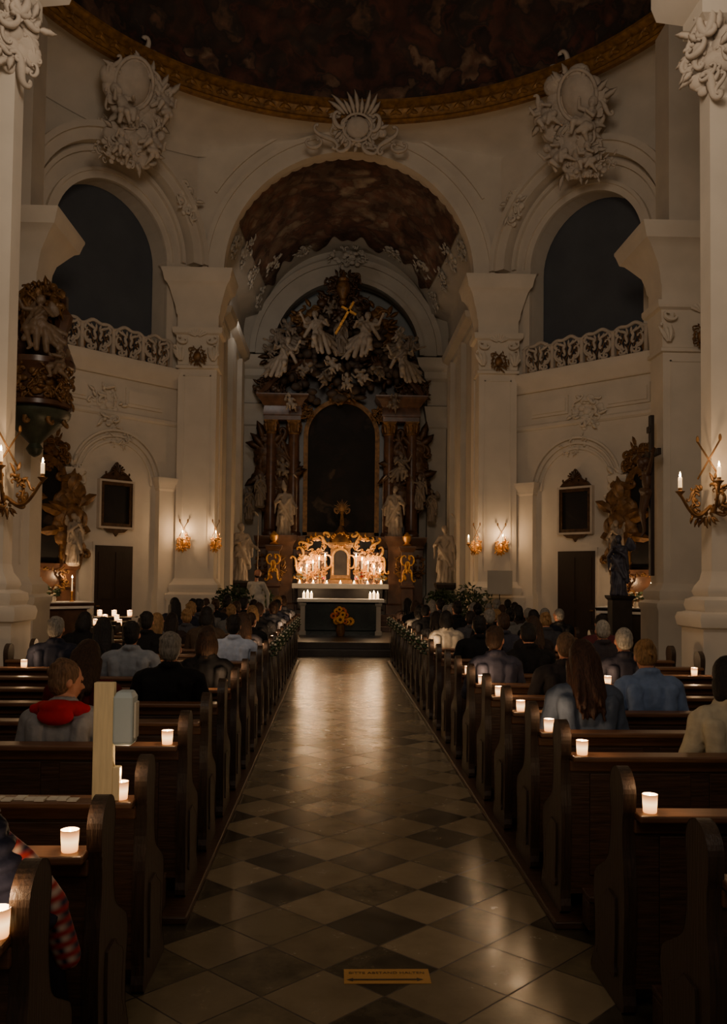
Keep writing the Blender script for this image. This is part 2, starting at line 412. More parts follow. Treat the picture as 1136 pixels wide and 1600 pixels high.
v.loft(rings,cap=False,closed=False)
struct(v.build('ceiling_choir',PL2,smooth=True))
v=MB(); rings=[]; n=90
for i in range(n+1):
    a=math.radians(27)+math.radians(126)*i/n
    e=.10+.26*abs(sin(a*5))+.12*sin(a*19)+.06*sin(a*41); y1=28.35-e*1.6
    row=[]
    for q in range(7):
        y=23.3+(y1-23.3)*q/6; R=vR(y)-.05; row.append((AX+R*cos(a),y,AZ+R*sin(a)))
    R=vR(y1)+.01; row.append((AX+R*cos(a),y1,AZ+R*sin(a)))
    rings.append(row)
v.loft(rings,cap=False,closed=False)
struct(v.build('ceiling_fresco',FR_V,smooth=True))
v=MB()
for sg in (1,-1):
    for yy,ad,sz in ((23.9,20,.7),(25.0,25,.9),(26.3,22,.8),(27.3,38,.9),(27.9,60,.7),(27.7,18,.7)):
        a=math.radians(ad) if sg>0 else pi-math.radians(ad)
        nrm=Vector((-cos(a),0,-sin(a))); xa=Vector((0,1,0)); za=nrm.cross(xa)
        if za.z<0: xa=-xa; za=-za
        R=vR(yy)-.05
        v.M=Matrix((( xa.x,-nrm.x,za.x,AX+R*cos(a)),(xa.y,-nrm.y,za.y,yy),(xa.z,-nrm.z,za.z,AZ+R*sin(a)),(0,0,0,1))); rocaille(v,sz,sz,int(yy*10)+ad,8)
v.M=Matrix.Translation((AX,28.3,12.1)); rocaille(v,1.4,.7,77,12)
struct(v.build('trim_4',PL2,smooth=True))
w=MB(); hw=2.4; zs=9.0
out=[(AX-3.4,0),(AX-hw,0)]+arc(AX,zs,hw)+[(AX+hw,0),(AX+3.4,0),(AX+3.4,13.1),(AX-3.4,13.1)]
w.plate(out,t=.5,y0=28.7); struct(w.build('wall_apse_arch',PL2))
t=MB(); t.band(AX,zs,2.4,3.0,28.55,28.72); t.band(AX,zs,2.92,3.1,28.45,28.72); t.band(AX,zs,2.36,2.5,28.48,28.8)
for sg in (1,-1):
    x0,x1=sorted((AX+sg*2.62,AX+sg*3.22))
    t.rect(x0,x1,28.35,28.7,[(.3,.08),(1.2,.08),(1.3,0),(6.6,0),(6.65,.05),(6.75,.02),(7.2,.1),(7.3,.12),(7.35,.02),(8.1,.02),(8.2,.12),(8.4,.14),(8.55,.32),(8.75,.38),(8.8,.4)])
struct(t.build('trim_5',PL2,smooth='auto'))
w=MB(); w.box(-4,4,29.6,29.8,0,13.2); struct(w.build('wall_back',BLUE))
# rotunda diagonal walls
e=Vector((.677,-.736,0)); yv=Vector((.736,.677,0))
MR=Matrix(((e.x,yv.x,0,AX+4.3),(e.y,yv.y,0,22.6),(0,0,1,0),(0,0,0,1)))
SIDES={'right':(MR,1),'left':(MIRX@MR,-1)}
for i,(side,(MM,sg)) in enumerate(SIDES.items()):
    W=MB(MM); c=2.0; r=1.56
    hole=[(c-r,6.95),(c+r,6.95),(c+r,9.6)]+arc(c,9.6,r,24,0,pi)+[(c-r,9.6)]
    W.plate([(-.5,0),(5.6,0),(5.6,13.7),(-.5,13.7)],[hole],t=.55)
    struct(W.build('wall_diagonal_'+side,PL))
    T=MB(MM)
    T.band(c,9.6,r-.02,r+.18,-.07,.02); T.band(c,9.6,r+.14,r+.22,-.12,.02)
    T.band(c,9.75,2.18,2.48,-.32,.02); T.band(c,9.75,2.44,2.58,-.42,.02); T.band(c,9.75,2.0,2.1,-.1,.02)
    for x0 in (c-r-.2,c+r):
        T.box(x0,x0+.2,-.07,.02,6.95,9.6)
        T.rect(x0,x0+.2,-.07,.02,[(9.35,0),(9.4,.05),(9.5,.08),(9.6,.12),(9.62,.12)])
    T.rect(-.2,5.2,-.12,.05,[(6.5,-.05),(6.55,0),(6.65,.02),(6.75,.12),(6.88,.16),(6.95,.16)])
    T.rect(-.2,5.2,-.02,.05,[(5.55,-.0),(5.6,.04),(5.66,.04),(5.7,.0)])
    for k in range(3):
        T.band(1.75,4.0,.95+.13*k,1.0+.13*k,-.04-.02*k,.02)
    T.box(.5,1.55,-.05,.02,5.85,6.3); T.box(2.6,3.7,-.05,.02,5.85,6.3)
    T.box(.56,1.49,-.08,.02,5.92,6.23); T.box(2.66,3.64,-.08,.02,5.92,6.23)
    T.rect(.12,.62,-.16,.02,[(0,.06),(1.4,.06),(1.5,0),(3.9,0),(3.95,.04),(4.0,.04),(4.1,.1),(4.2,.12),(4.22,.12)])
    T.rect(2.85,3.1,-.12,.02,[(0,.06),(1.4,.06),(1.5,0),(3.9,0),(3.95,.04),(4.0,.04),(4.1,.1),(4.2,.12),(4.22,.12)])
    struct(T.build('trim_%d'%(6+i),PL,smooth='auto'))
    T=MB(MM@Matrix.Translation((2.08,-.03,5.8))); rocaille(T,1.0,.9,3+i,10)
    T.M=MM@Matrix.Translation((1.75,-.03,5.05)); rocaille(T,.9,.5,5+i,8)
    T.M=MM@Matrix.Translation((2.9,-.03,3.9)); rocaille(T,.5,1.2,15+i,8)
    T.M=MM@Matrix.Translation((2.0,-.33,12.2)); rocaille(T,1.7,.6,25+i,10)
    T.M=MM@Matrix.Translation((.1,-.35,11.2)); rocaille(T,.7,1.0,28+i,7)
    struct(T.build('trim_%d'%(20+i),PL,smooth=True))
    G=MB(MM); G.plate([(c-r-.1,6.8),(c+r+.1,6.8),(c+r+.1,9.6)]+arc(c,9.6,r+.1,24,0,pi)+[(c-r-.1,9.6)],t=.05,y0=.58,m=0)
    struct(G.build('window_%d'%(i+1),GLZ))
    th=thing('balustrade','pierced rococo gallery balustrade with gilded lattice panels','balustrade',MM@Vector((c,0,6.96)),'gallery balustrades')
    B=MB(MM)
    pts=[]; NP=60
    for k in range(NP+1):
        x=c-r-.15+k*(2*r+.3)/NP; pts.append((x,-.11,7.58+.10*abs(sin(k/NP*pi*4))+.03*sin(k/NP*pi*16)))
    B.tube(pts,.045,0,8); B.build('handrail',STU,th,smooth=True)
    npan=4
    for k in range(npan+1):
        x=c-r-.1+k*(2*r+.2)/npan
        B=MB(MM); B.rect(x-.04,x+.04,-.16,-.06,[(6.95,.02),(7.0,.02),(7.02,0),(7.55,0),(7.58,.02)]); B.build('post',STU,th)
    for k in range(npan):
        x=c-r-.1+(k+.5)*(2*r+.2)/npan
        B=MB(MM@Matrix.Translation((x,-.10,7.28))); hh=.3; ww=.34
        for q in range(-4,5):
            for dd in (1,-1):
                x0=max(-ww,min(ww,q*.11-.12*dd)); x1=max(-ww,min(ww,q*.11+.12*dd))
                B.tube([(x0,0,-hh),(x1,0,hh)],.010)
        B.build('lattice',GOLDD,th)
        B=MB(MM@Matrix.Translation((x,-.13,7.28))); B.tube([(-.36,0,-.31),(.36,0,-.31)],.032)
        for (u,z,L_,a,kd) in ((.27,.0,.6,1.4,'C'),(.17,.25,.42,.3,'S'),(.16,-.22,.40,-.3,'C'),(.08,.08,.34,1.2,'S'),(.30,.24,.3,2.,'C'),(.22,-.1,.3,.5,'S')): add_scroll(B,u,z,L_,a,kd,.034,-.01,0,mirror=0.)
        for q in range(4): leaf(B,-.15+.1*q,-.28,.2,pi/2+(1.5-q)*.3,.04,-.02); leaf(B,-.12+.08*q,.2,.14,pi/2+(1.5-q)*.4,.035,-.02)
        B.build('scrollwork',STU,th,smooth=True)
for side,sg in (('right',1),('left',-1)):
    w=MB(); w.box(AX+sg*7.75,AX+sg*8.1,-2,19.3,0,13.4); struct(w.build('wall_'+side,PL))
# cove, dome, ring
cx0,cy0,RR=AX+.12,15.,7.1; CZ=.18
def D(th):
    c_,s_=abs(cos(th)),abs(sin(th)); return min(8.05/max(s_,1e-6),7.8/max(c_,1e-6),8.36/(c_*.736+s_*.677))
cv=MB(); NT=144; rings=[]
for k in range(9):
    ph=pi/2*k/8; ring=[]
    for j in range(NT):
        th=2*pi*j/NT; d=D(th); zl=13.1+CZ-.95*sin(2*th)**2
        r_=RR+(d-RR)*cos(ph); z=zl+(13.2+CZ-zl)*sin(ph); ring.append((cx0+r_*cos(th),cy0+r_*sin(th),z))
    rings.append(ring)
cv.loft(rings,cap=False); struct(cv.build('ceiling_cove',PL,smooth=True))
dm=MB(); rings=[]
for k in range(13):
    ph=pi/2*k/12; rings.append([(cx0+max(.02,7.02*cos(ph))*cos(2*pi*j/96),cy0+max(.02,7.02*cos(ph))*sin(2*pi*j/96),13.45+CZ+3.6*sin(ph)) for j in range(96)])
dm.loft(rings,cap=False); struct(dm.build('ceiling_dome',FR_D,smooth=True))
cl=MB(); cl.box(-8,8,-2,7.2,13.2,13.3); struct(cl.build('ceiling_nave',PL))
rg=MB(); prof=[(7.12,13.02),(7.0,13.02),(6.95,13.06),(6.98,13.1),(7.0,13.12),(6.93,13.2),(6.90,13.3),(6.95,13.38),(6.9,13.42),(6.82,13.46),(6.82,13.52),(7.1,13.55)]
rings=[[(cx0+r_*cos(2*pi*j/128),cy0+r_*sin(2*pi*j/128),z+CZ) for r_,z in prof] for j in range(128)]
rings.append(rings[0]); rg.loft(rings,cap=False)
for j in range(110):
    a=2*pi*j/110
    rg.M=Matrix.Translation((cx0+6.93*cos(a),cy0+6.93*sin(a),13.27+CZ))@Matrix.Rotation(a-pi/2,4,'Z')
    leaf(rg,-.14,-.1,.26,.5,.06,-.03); leaf(rg,.14,-.1,.26,pi-.5,.06,-.03); rg.ell((0,-.03,.02),(.05,.04,.07),n=6); leaf(rg,0,.1,.15,-pi/2,.05,-.04)
struct(rg.build('trim_10',RING,smooth='auto'))
def facing(center,normal,tilt=0.):
    n_=Vector((normal[0],normal[1],0)).normalized()
    y=-n_; z=Vector((0,0,1)); x=y.cross(z)
    Mx=Matrix(((x.x,y.x,z.x,0),(x.y,y.y,z.y,0),(x.z,y.z,z.z,0),(0,0,0,1)))
    return Matrix.Translation(Vector(center))@Mx@Matrix.Rotation(tilt,4,'X')
k=MB(facing((AX+.15,22.0,13.05),(0,-1),.25)); rocaille(k,1.6,1.1,21,18)
k.ell((0,-.06,0),(.30,.12,.26),n=16)
k.tube([(.36*cos(2*pi*i/24),-.1,.32*sin(2*pi*i/24)) for i in range(25)],.035)
for q in range(9): leaf(k,-.32+.08*q,.3,.5+.12*sin(q*2.2),pi/2+(4-q)*.2,.07,-.12)
for (u,z,L_,a,kd,r_) in ((.45,.1,.8,1.3,'C',.06),(.75,-.3,1.1,.5,'S',.06),(1.05,-.45,.8,.1,'C',.05),(.3,-.5,.8,-.4,'C',.05)): add_scroll(k,u,z,L_,a,kd,r_,-.1); add_scroll(k,-u-.03,z+.05,L_,pi-a+.2,kd,r_,-.1,k0=-1.2,k1=-3.2)
tag(k.build('cartouche',STU,origin=(AX+.15,22.0,13.05),smooth=True),'white stucco rocaille cartouche with flame-like crest on gilded dome ring','ornament','dome ring cartouches')

# ------------------------------------------------------------------ figures
def E(c,r,m=0,R=None): return ('E',Vector(c),r,m,R)
def C(a,b,ra,rb,m=0): return ('C',Vector(a),Vector(b),ra,rb,m)
def xf(prims,M,s=1.):
    o=[]; R3=M.to_3x3()
    for p in prims:
        if p[0]=='E':
            R0=p[4] if p[4] is not None else Matrix.Identity(3)
            o.append(('E',M@p[1],tuple(q*s for q in p[2]),p[3],(R3.normalized()@R0)))
        else: o.append(('C',M@p[1],M@p[2],p[3]*s,p[4]*s,p[5]))
    return o
def fig(name,prims,voxel,mats,smooth=2,folds=None):
    mb=MB()
    for p in prims:
        if p[0]=='E': mb.ell(p[1],p[2],n=14,R=p[4])
        else: mb.cone(p[1],p[2],p[3],p[4])
    ob=mb.build('tmp',[SKIN])
    rm=ob.modifiers.new('r','REMESH'); rm.mode='VOXEL'; rm.voxel_size=voxel
    if smooth:
        sm=ob.modifiers.new('s','SMOOTH'); sm.factor=.5; sm.iterations=smooth
    dg=bpy.context.evaluated_depsgraph_get(); dg.update()
    me=bpy.data.meshes.new_from_object(ob.evaluated_get(dg)); me.name=name
    bpy.data.objects.remove(ob)
    me.materials.clear()
    for m in mats: me.materials.append(m)
    N=len(me.polygons)
    if len(mats)>1:
        cen=np.empty(N*3); me.polygons.foreach_get('center',cen); cen=cen.reshape(-1,3)
        best=np.full(N,1e9); idx=np.zeros(N,int)
        for p in prims:
            if p[0]=='E':
                q=cen-np.array(p[1]); 
                if p[4] is not None: q=q@np.array(p[4])
                r=np.array(p[2]); d=(np.linalg.norm(q/r,axis=1)-1)*r.min(); mi=p[3]
            else:
                a=np.array(p[1]);b=np.array(p[2]);ab=b-a; t=np.clip(((cen-a)@ab)/max(1e-9,ab@ab),0,1)
                d=np.linalg.norm(cen-(a+t[:,None]*ab),axis=1)-(p[3]+(p[4]-p[3])*t); mi=p[5]
            k=d<best; best[k]=d[k]; idx[k]=mi
        me.polygons.foreach_set('material_index',idx.astype(np.int32))
    if folds:
        amp,sx_,sz_,fmat=folds
        keep=set()
        if len(mats)>1:
            for p in me.polygons:
                if p.material_index not in fmat: keep.update(p.vertices)
        nv=len(me.vertices); nor=np.empty(nv*3); me.vertices.foreach_get('normal',nor); co=np.empty(nv*3); me.vertices.foreach_get('co',co); nor=nor.reshape(-1,3); co=co.reshape(-1,3)
        amt=np.zeros(nv)
        for vi in range(nv):
            if vi in keep: continue
            x,y,z=co[vi]; w1=mnoise.noise(Vector((x*sx_,y*sx_,z*sz_)))+.5*mnoise.noise(Vector((x*sx_*2.3+5,y*sx_*2.3,z*sz_*2.6+2)))
            amt[vi]=amp*(1-2.2*abs(w1))
        me.vertices.foreach_set('co',(co+nor*amt[:,None]).ravel())
    me.polygons.foreach_set('use_smooth',[True]*N); me.update()
    return me
def head(S=0,EY=3,LI=4):
    return [E((0,0,.115),(.074,.093,.10),S),E((0,.03,.075),(.06,.065,.088),S),E((0,.045,.03),(.045,.045,.035),S),
     C((0,.09,.09),(0,.107,.066),.009,.014,S),E((.075,0,.085),(.012,.02,.032),S),E((-.075,0,.085),(.012,.02,.032),S),
     E((.03,.083,.098),(.016,.011,.009),EY),E((-.03,.083,.098),(.016,.011,.009),EY),
     C((-.045,.084,.116),(-.015,.092,.118),.008,.008,S),C((.045,.084,.116),(.015,.092,.118),.008,.008,S),
     E((0,.09,.04),(.024,.010,.009),LI)]
def hand(M,m=0):
    pr=[E((0,.035,0),(.04,.048,.016),m)]
    for i,(x,L) in enumerate(((.028,.072),(.009,.08),(-.01,.074),(-.028,.06))):
        pr.append(C((x,.07,0),(x*1.1,.07+L*.5,-.006),.0098,.009,m)); pr.append(C((x*1.1,.07+L*.5,-.006),(x*1.1,.07+L*.9,-.03),.009,.008,m))
    pr.append(C((.035,.02,-.004),(.062,.05,-.012),.012,.010,m)); pr.append(C((.062,.05,-.012),(.066,.08,-.02),.010,.009,m))
    return xf(pr,M)
# material slots: 0 skin,1 clothing,2 trousers,3 eyes,4 lips,5 shoes
def seated(w=1.,lean=0.,nod=0.,turn=0.):
    up=[E((0,.15,.56),(.185*w,.15,.13),1),E((0,.14,.70),(.175*w,.13,.18),1),E((0,.135,.88),(.19*w,.125,.17),1),
        C((-.155*w,.13,.975),(.155*w,.13,.975),.068,.068,1),C((-.06,.13,1.01),(.06,.13,1.01),.06,.06,1),C((-.1,.06,.6),(-.13,.05,.93),.05,.055,1),C((.1,.06,.6),(.13,.05,.93),.05,.055,1),
        C((0,.14,1.02),(0,.15,1.10),.055,.052,0)]
    for k in range(12):
        a=2*pi*k/12; up.append(E((.066*cos(a),.138+.060*sin(a),1.062-.012*sin(a)),(.024,.024,.024),1))
    Mh=Matrix.Translation((0,.15,1.09))@Matrix.Rotation(turn,4,'Z')@Matrix.Rotation(-nod,4,'X')
    up+=xf(head(),Mh)
    for sg in (1,-1):
        sh=(sg*.19*w,.13,.96); el=(sg*.26*w,.17,.70); wr=(sg*.11,.39,.635)
        up+=[C(sh,el,.062,.054,1),C(el,wr,.050,.037,1),E((sg*.25*w,.15,.73),(.06,.06,.07),1)]
        Mw=Matrix.Translation((sg*.10,.40,.63))@Matrix.Rotation(sg*.35,4,'Z')
        if sg>0: Mw=Mw@Matrix.Scale(-1,4,(1,0,0))
        up+=[p if p[0]=='C' else (p[0],p[1],p[2],p[3],None) for p in hand(Mw)]
    Ml=Matrix.Translation((0,.15,.5))@Matrix.Rotation(-lean,4,'X')@Matrix.Translation((0,-.15,-.5))
    up=xf(up,Ml)
    lo=[]
    for sg in (1,-1):
        lo+=[C((sg*.10*w,.16,.54),(sg*.12,.57,.53),.092,.066,2),C((sg*.12,.57,.53),(sg*.12,.60,.12),.064,.042,2),
             C((sg*.12,.59,.055),(sg*.13,.74,.038),.046,.034,5),E((sg*.12,.57,.05),(.045,.05,.05),5)]
    lo.append(E((0,.14,.52),(.19*w,.15,.075),2))
    return up+lo,(Ml@Mh)
def hair_prims(style):
    b=[E((0,-.012,.125),(.084,.094,.104)),E((0,-.035,.085),(.08,.068,.085))]
    rn=random.Random(3)
    if style=='short': 
        b.append(E((0,.035,.185),(.062,.05,.035)))
        for k in range(10):
            a=rn.uniform(0,2*pi); p=rn.uniform(.3,1.3); b.append(E((.066*sin(p)*cos(a),-.02+.066*sin(p)*sin(a),.128+.082*cos(p)),(.026,.026,.022)))
    if style=='crop': b=[E((0,-.012,.122),(.080,.088,.099)),E((0,-.035,.08),(.076,.062,.07))]
    if style=='fluffy':
        for k in range(20):
            a=rn.uniform(0,2*pi); p=rn.uniform(.1,1.5); b.append(E((.066*sin(p)*cos(a),-.02+.072*sin(p)*sin(a)*.8-.012,.125+.082*cos(p)),(.028,.028,.026)))
    if style=='bob': b+= [E((.05,-.02,.05),(.05,.06,.10)),E((-.05,-.02,.05),(.05,.06,.10)),E((0,-.06,.04),(.075,.05,.10))]
    if style=='long':
        b+= [C((.04,-.045,.10),(.065,-.095,-.15),.058,.042),C((-.04,-.045,.10),(-.06,-.09,-.17),.058,.042),C((0,-.055,.10),(0,-.11,-.22),.06,.038),
             C((.07,.01,.08),(.09,-.03,-.10),.032,.03),C((-.07,.01,.08),(-.09,-.03,-.12),.032,.03)]
        for k in range(12):
            x=rn.uniform(-.09,.09); b.append(C((x*.7,-.085,.06),(x*1.15,-.13-rn.random()*.02,-.12-rn.random()*.16),.016,.010))
    if style=='bun': b+= [E((0,-.105,.15),(.045,.042,.045)),C((0,-.08,.13),(.02,-.13,.06),.03,.012)]
    return b
VAR={'man':seated(1.08,.0,.05,0.),'woman':seated(.92,.04,.12,.12),'bowed':seated(1.0,.12,.35,-.1),'turned':seated(.95,.02,.08,-.55),'turned2':seated(1.02,.0,.05,.5),'profile':seated(.95,.03,.1,-1.0)}
BODY={}
for k_,(pr,mh) in VAR.items():
    BODY[k_]=(fig('person_body',pr,.0105,[SKIN,cloth((.2,.2,.2)),PANTS,EYE,LIP,SHOE],folds=(.007,9,5,(1,2))),mh)
HAIR={}
def person(x,y,z,var,style,hc,cc,pants=(.10,.10,.13),scale=1.,rotz=0.,label='seated person',group='seated congregation',tilt=0.):
    me,mh=BODY[var]
    ob=bpy.data.objects.new('person',me); COL.objects.link(ob)
    ob.location=(x,y,z); ob.rotation_euler=(0,tilt,rotz); ob.scale=(scale,)*3
    for i,mt in ((1,cloth(cc)),(2,cloth(pants))):
        ob.material_slots[i].link='OBJECT'; ob.material_slots[i].material=mt
    tag(ob,label,'person',group)
    key=(var,style)
    if key not in HAIR:
        HAIR[key]=fig('hair',xf(hair_prims(style),mh),.009,[hairm((.2,.15,.1))],1)
    h=bpy.data.objects.new('hair',HAIR[key]); COL.objects.link(h); h.parent=ob
    h.material_slots[0].link='OBJECT'; h.material_slots[0].material=hairm(hc)
    return ob
for k_ in ('man','woman','bowed','turned','turned2'):     # build all hair shapes while the scene is small
    for st_ in ('short','bob','long','crop','fluffy','bun'):
        HAIR[(k_,st_)]=fig('hair',xf(hair_prims(st_),VAR[k_][1]),.009,[hairm((.2,.15,.1))],1)

# ---- statues
def limb_hand(a,b,ra=.06,rb=.035):
    d=(Vector(b)-Vector(a)).normalized(); q=d.to_track_quat('Y','Z').to_matrix().to_4x4()
    return [C(a,b,ra,rb)]+hand(Matrix.Translation(b)@q)
def wing(z0,L):
    o=[]
    for sg in (1,-1):
        for k in range(6):
            a=.25+.2*k
            o.append(E((sg*(.12+.6*L*sin(a)),-.15-.015*k,z0+L*.75*cos(a)),(.065,.03,L*(.85-.06*k)),0,Matrix.Rotation(sg*a,3,'Y')))
    return o
def robed(arms='low',mitre=False,wings=False,staff=False):
    rnd=random.Random(len(arms)*7+mitre*3+wings)
    pr=[C((0.03,0,.10),(-.02,0,.8),.17,.14),E((-.01,0,1.12),(.17,.125,.27)),C((-.13,0,1.33),(.13,0,1.33),.07,.07),C((0,0,1.35),(0,.01,1.48),.05,.045),
        E((0.05,.02,.95),(.19,.15,.15))]
    for k in range(11):
        a=2*pi*k/11+rnd.uniform(-.2,.2)
        pr.append(C((.03+cos(a)*.21,sin(a)*.17,.03),(cos(a+.3)*.12,sin(a+.3)*.09,.95),.045,.025))
    pr+=[C((-.20,.10,.50),(.16,.14,1.12),.05,.06),C((-.24,.02,.40),(-.17,.03,1.15),.07,.06),C((.20,.10,.7),(-.14,.12,1.2),.035,.045),C((.24,-.02,.35),(.17,0,.95),.06,.05),
         C((.08,.12,.55),(.10,.20,.62),.08,.06),C((.10,.20,.62),(.08,.12,.1),.06,.05)]
    Mh=Matrix.Translation((0,.02,1.47))@Matrix.Rotation(.4,4,'Z')@Matrix.Rotation(.2,4,'Y')
    pr+=xf(head(0,0,0),Mh); pr.append(E(Mh@Vector((0,-.02,.13)),(.09,.10,.105)))
    A={'low':((.30,.10,1.08),(.16,.30,1.12),(-.30,.08,1.06),(-.38,.28,.95)),'up':((.36,.05,1.35),(.50,.15,1.65),(-.33,.12,1.1),(-.25,.35,1.3)),
       'pray':((.27,.12,1.08),(.04,.28,1.28),(-.27,.12,1.08),(-.04,.28,1.28))}[arms]
    for i,sg in ((0,1),(2,-1)):
        sh=(sg*.18,0,1.33)
        pr+=[C(sh,A[i],.065,.055)]+limb_hand(A[i],A[i+1])
        pr.append(C(A[i],(A[i][0]*1.1,A[i][1]-.05,A[i][2]-.35),.05,.03))
    if mitre: pr+=[C(Mh@Vector((0,0,.18)),Mh@Vector((0,0,.36)),.085,.02)]
    if staff: pr+=[C((-.40,.3,.1),(-.40,.3,1.9),.018,.018),C((-.40,.3,1.9),(-.30,.3,2.0),.018,.03)]
    if wings: pr+=wing(1.25,.26)
    pr.append(C((-.12,0,.03),(.12,0,.03),.12,.12))
    return pr
def flying():
    pr=[E((0,0,.92),(.16,.12,.23)),C((-.12,0,1.1),(.12,0,1.1),.065,.065),C((0,0,1.1),(.02,.03,1.24),.05,.045),E((0,0,.72),(.16,.14,.13)),
        C((.08,.02,.70),(.22,.30,.58),.11,.08),C((.22,.30,.58),(.16,.18,.20),.07,.045),C((.16,.18,.18),(.18,.30,.12),.035,.025),
        C((-.08,0,.70),(-.25,.05,.38),.11,.08),C((-.25,.05,.38),(-.48,-.08,.16),.065,.04),C((-.48,-.08,.16),(-.58,-.1,.06),.03,.022)]
    for (a,b,r1,r2) in (((.0,.05,.8),(-.40,-.1,.5),.10,.06),((-.05,0,.7),(-.50,-.12,.36),.11,.07),((-.1,-.05,.75),(-.52,-.2,.58),.09,.05),((.1,.1,.75),(.28,.25,.35),.10,.06),
                        ((-.3,-.1,.55),(-.42,-.08,.08),.09,.05),((.05,.1,.62),(.03,.16,.16),.10,.06),((-.12,.05,.6),(-.18,.1,.12),.09,.06),((.14,.0,1.05),(.40,-.12,.75),.06,.05),((-.14,.08,1.08),(.15,.13,.78),.04,.05)):
        pr.append(C(a,b,r1,r2))
    Mh=Matrix.Translation((.02,.04,1.21))@Matrix.Rotation(-.5,4,'Z')@Matrix.Rotation(.3,4,'X'); pr+=xf(head(0,0,0),Mh); pr.append(E(Mh@Vector((0,-.02,.13)),(.088,.10,.105)))
    pr+=[C((.17,0,1.1),(.36,.10,1.08),.055,.045)]+limb_hand((.36,.10,1.08),(.44,.2,1.28),.042,.03)
    pr+=[C((-.17,0,1.1),(-.30,.16,.92),.055,.045)]+limb_hand((-.30,.16,.92),(-.22,.36,1.0),.042,.03)
    return pr+wing(1.0,.22)
def putto():
    pr=[E((0,0,.32),(.11,.10,.17)),E((0,.02,.22),(.12,.11,.11)),C((0,0,.45),(0,0,.5),.05,.05),C((-.08,0,.43),(.08,0,.43),.05,.05)]
    Mh=Matrix.Translation((0,.0,.49))@Matrix.Rotation(.3,4,'Z')@Matrix.Rotation(.25,4,'Y'); pr+=xf(head(0,0,0),Mh,1.0); pr.append(E(Mh@Vector((0,-.01,.12)),(.092,.10,.10)))
    pr+=[C((.1,0,.43),(.20,.10,.42),.05,.042),C((.20,.10,.42),(.20,.2,.52),.04,.03),E((.20,.22,.55),(.03,.02,.04)),
         C((-.1,0,.43),(-.18,.12,.34),.05,.042),C((-.18,.12,.34),(-.10,.24,.36),.04,.03),E((-.09,.27,.37),(.03,.04,.02)),
         C((.07,.02,.2),(.13,.2,.14),.08,.06),C((.13,.2,.14),(.12,.14,-.02),.055,.036),C((.12,.13,-.04),(.13,.21,-.06),.034,.022),
         C((-.07,.0,.2),(-.12,.08,.04),.08,.06),C((-.12,.08,.04),(-.16,-.04,-.05),.055,.034),C((-.16,-.05,-.05),(-.18,-.09,-.11),.03,.02),
         C((-.18,.06,.15),(.18,.1,.22),.07,.06),C((.14,.08,.2),(.22,.0,.05),.06,.04),C((-.1,.1,.16),(0,.12,.02),.07,.05)]
    for sg in (1,-1):
        for k in range(4):
            a=.5+.3*k; pr.append(E((sg*(.06+.08*sin(a)),-.1,.40+.09*cos(a)),(.045,.02,.10),0,Matrix.Rotation(sg*a,3,'Y')))
    return pr
FO=(.010,6,3,(0,))
ST={'saint':fig('statue',robed('low',staff=True),.02,[MARB],folds=FO),'bishop':fig('statue',robed('low',True,staff=True),.02,[MARB],folds=FO),
    'angel':fig('statue',robed('up',wings=True),.02,[MARB],folds=FO),'pray':fig('statue',robed('pray',wings=True),.02,[MARB],folds=FO),'putto':fig('statue',putto(),.014,[MARB]),'fly':fig('statue',flying(),.018,[MARB],folds=FO)}
def statue(kind,x,y,z,rz=pi,s=1.,tilt=0.,label=None,mt=None,group=None,flip=False,roll=0.):
    names={'saint':('statue','white carved saint statue with staff'),'bishop':('statue','white carved bishop statue with mitre and crozier'),
           'angel':('angel_statue','white winged angel statue with raised arm'),'pray':('angel_statue','white winged angel statue with folded hands'),'putto':('cherub_statue','small white winged cherub figure'),
           'fly':('angel_statue','white flying angel statue with windswept drapery')}
    nm,lb=names[kind]
    ob=bpy.data.objects.new(nm,ST[kind]); COL.objects.link(ob); ob.location=(x,y,z); ob.rotation_euler=(tilt,roll,rz); ob.scale=(-s if flip else s,s,s)
    if mt: ob.material_slots[0].link='OBJECT'; ob.material_slots[0].material=mt
    tag(ob,label or lb,'statue',group); return ob
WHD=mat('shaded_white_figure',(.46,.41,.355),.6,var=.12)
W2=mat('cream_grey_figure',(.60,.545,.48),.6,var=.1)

# diagonal ring cartouches with cherubs
for sg in (1,-1):
    c_=Vector((AX+.1+sg*4.95,20.15,12.7)); nrm=(-sg*.68,-.73)
    k=MB(facing(c_,nrm,.45)); rocaille(k,1.8,1.6,31+sg,24,lump=1.3); k.ell((sg*.25,-.02,.2),(.42,.20,.5),n=18)
    k.tube([(sg*.25+.46*cos(2*pi*i/24),-.1,.2+.54*sin(2*pi*i/24)) for i in range(25)],.045)
    k.M=facing(c_+Vector((sg*.1,0,-1.0)),nrm,.2); rocaille(k,1.4,1.2,33+sg,16,lump=1.3)
    k.M=facing(c_+Vector((sg*.45,-.4,-1.55)),nrm,.1); rocaille(k,1.2,.6,37+sg,10)
    k.M=facing(c_+Vector((0,0,.85)),nrm,.6)
    for q in range(3): add_scroll(k,(q-1)*.3*sg,.15-.1*abs(q-1),1.0,1.9-.6*q,'CSC'[q],.07,-.08)
    tag(k.build('cartouche',STU,origin=c_,smooth=True),'large white stucco rocaille cartouche with cherubs above gallery arch','ornament','dome ring cartouches')
    rz=math.atan2(nrm[1],nrm[0])-pi/2
    for dx,dz,ss,rl in ((-.45,.0,1.1,.4),(.3,-.45,1.2,-.5),(-.1,-1.0,1.1,.7),(.5,-1.3,.9,0)):
        dx*=sg
        p=c_+Vector((.73*dx,-sg*.68*dx,dz))+Vector((nrm[0]*.12,nrm[1]*.12,0))
        statue('putto',p.x,p.y,p.z-.3,rz,ss,group='cherubs around dome ring',roll=rl*sg,mt=STU)

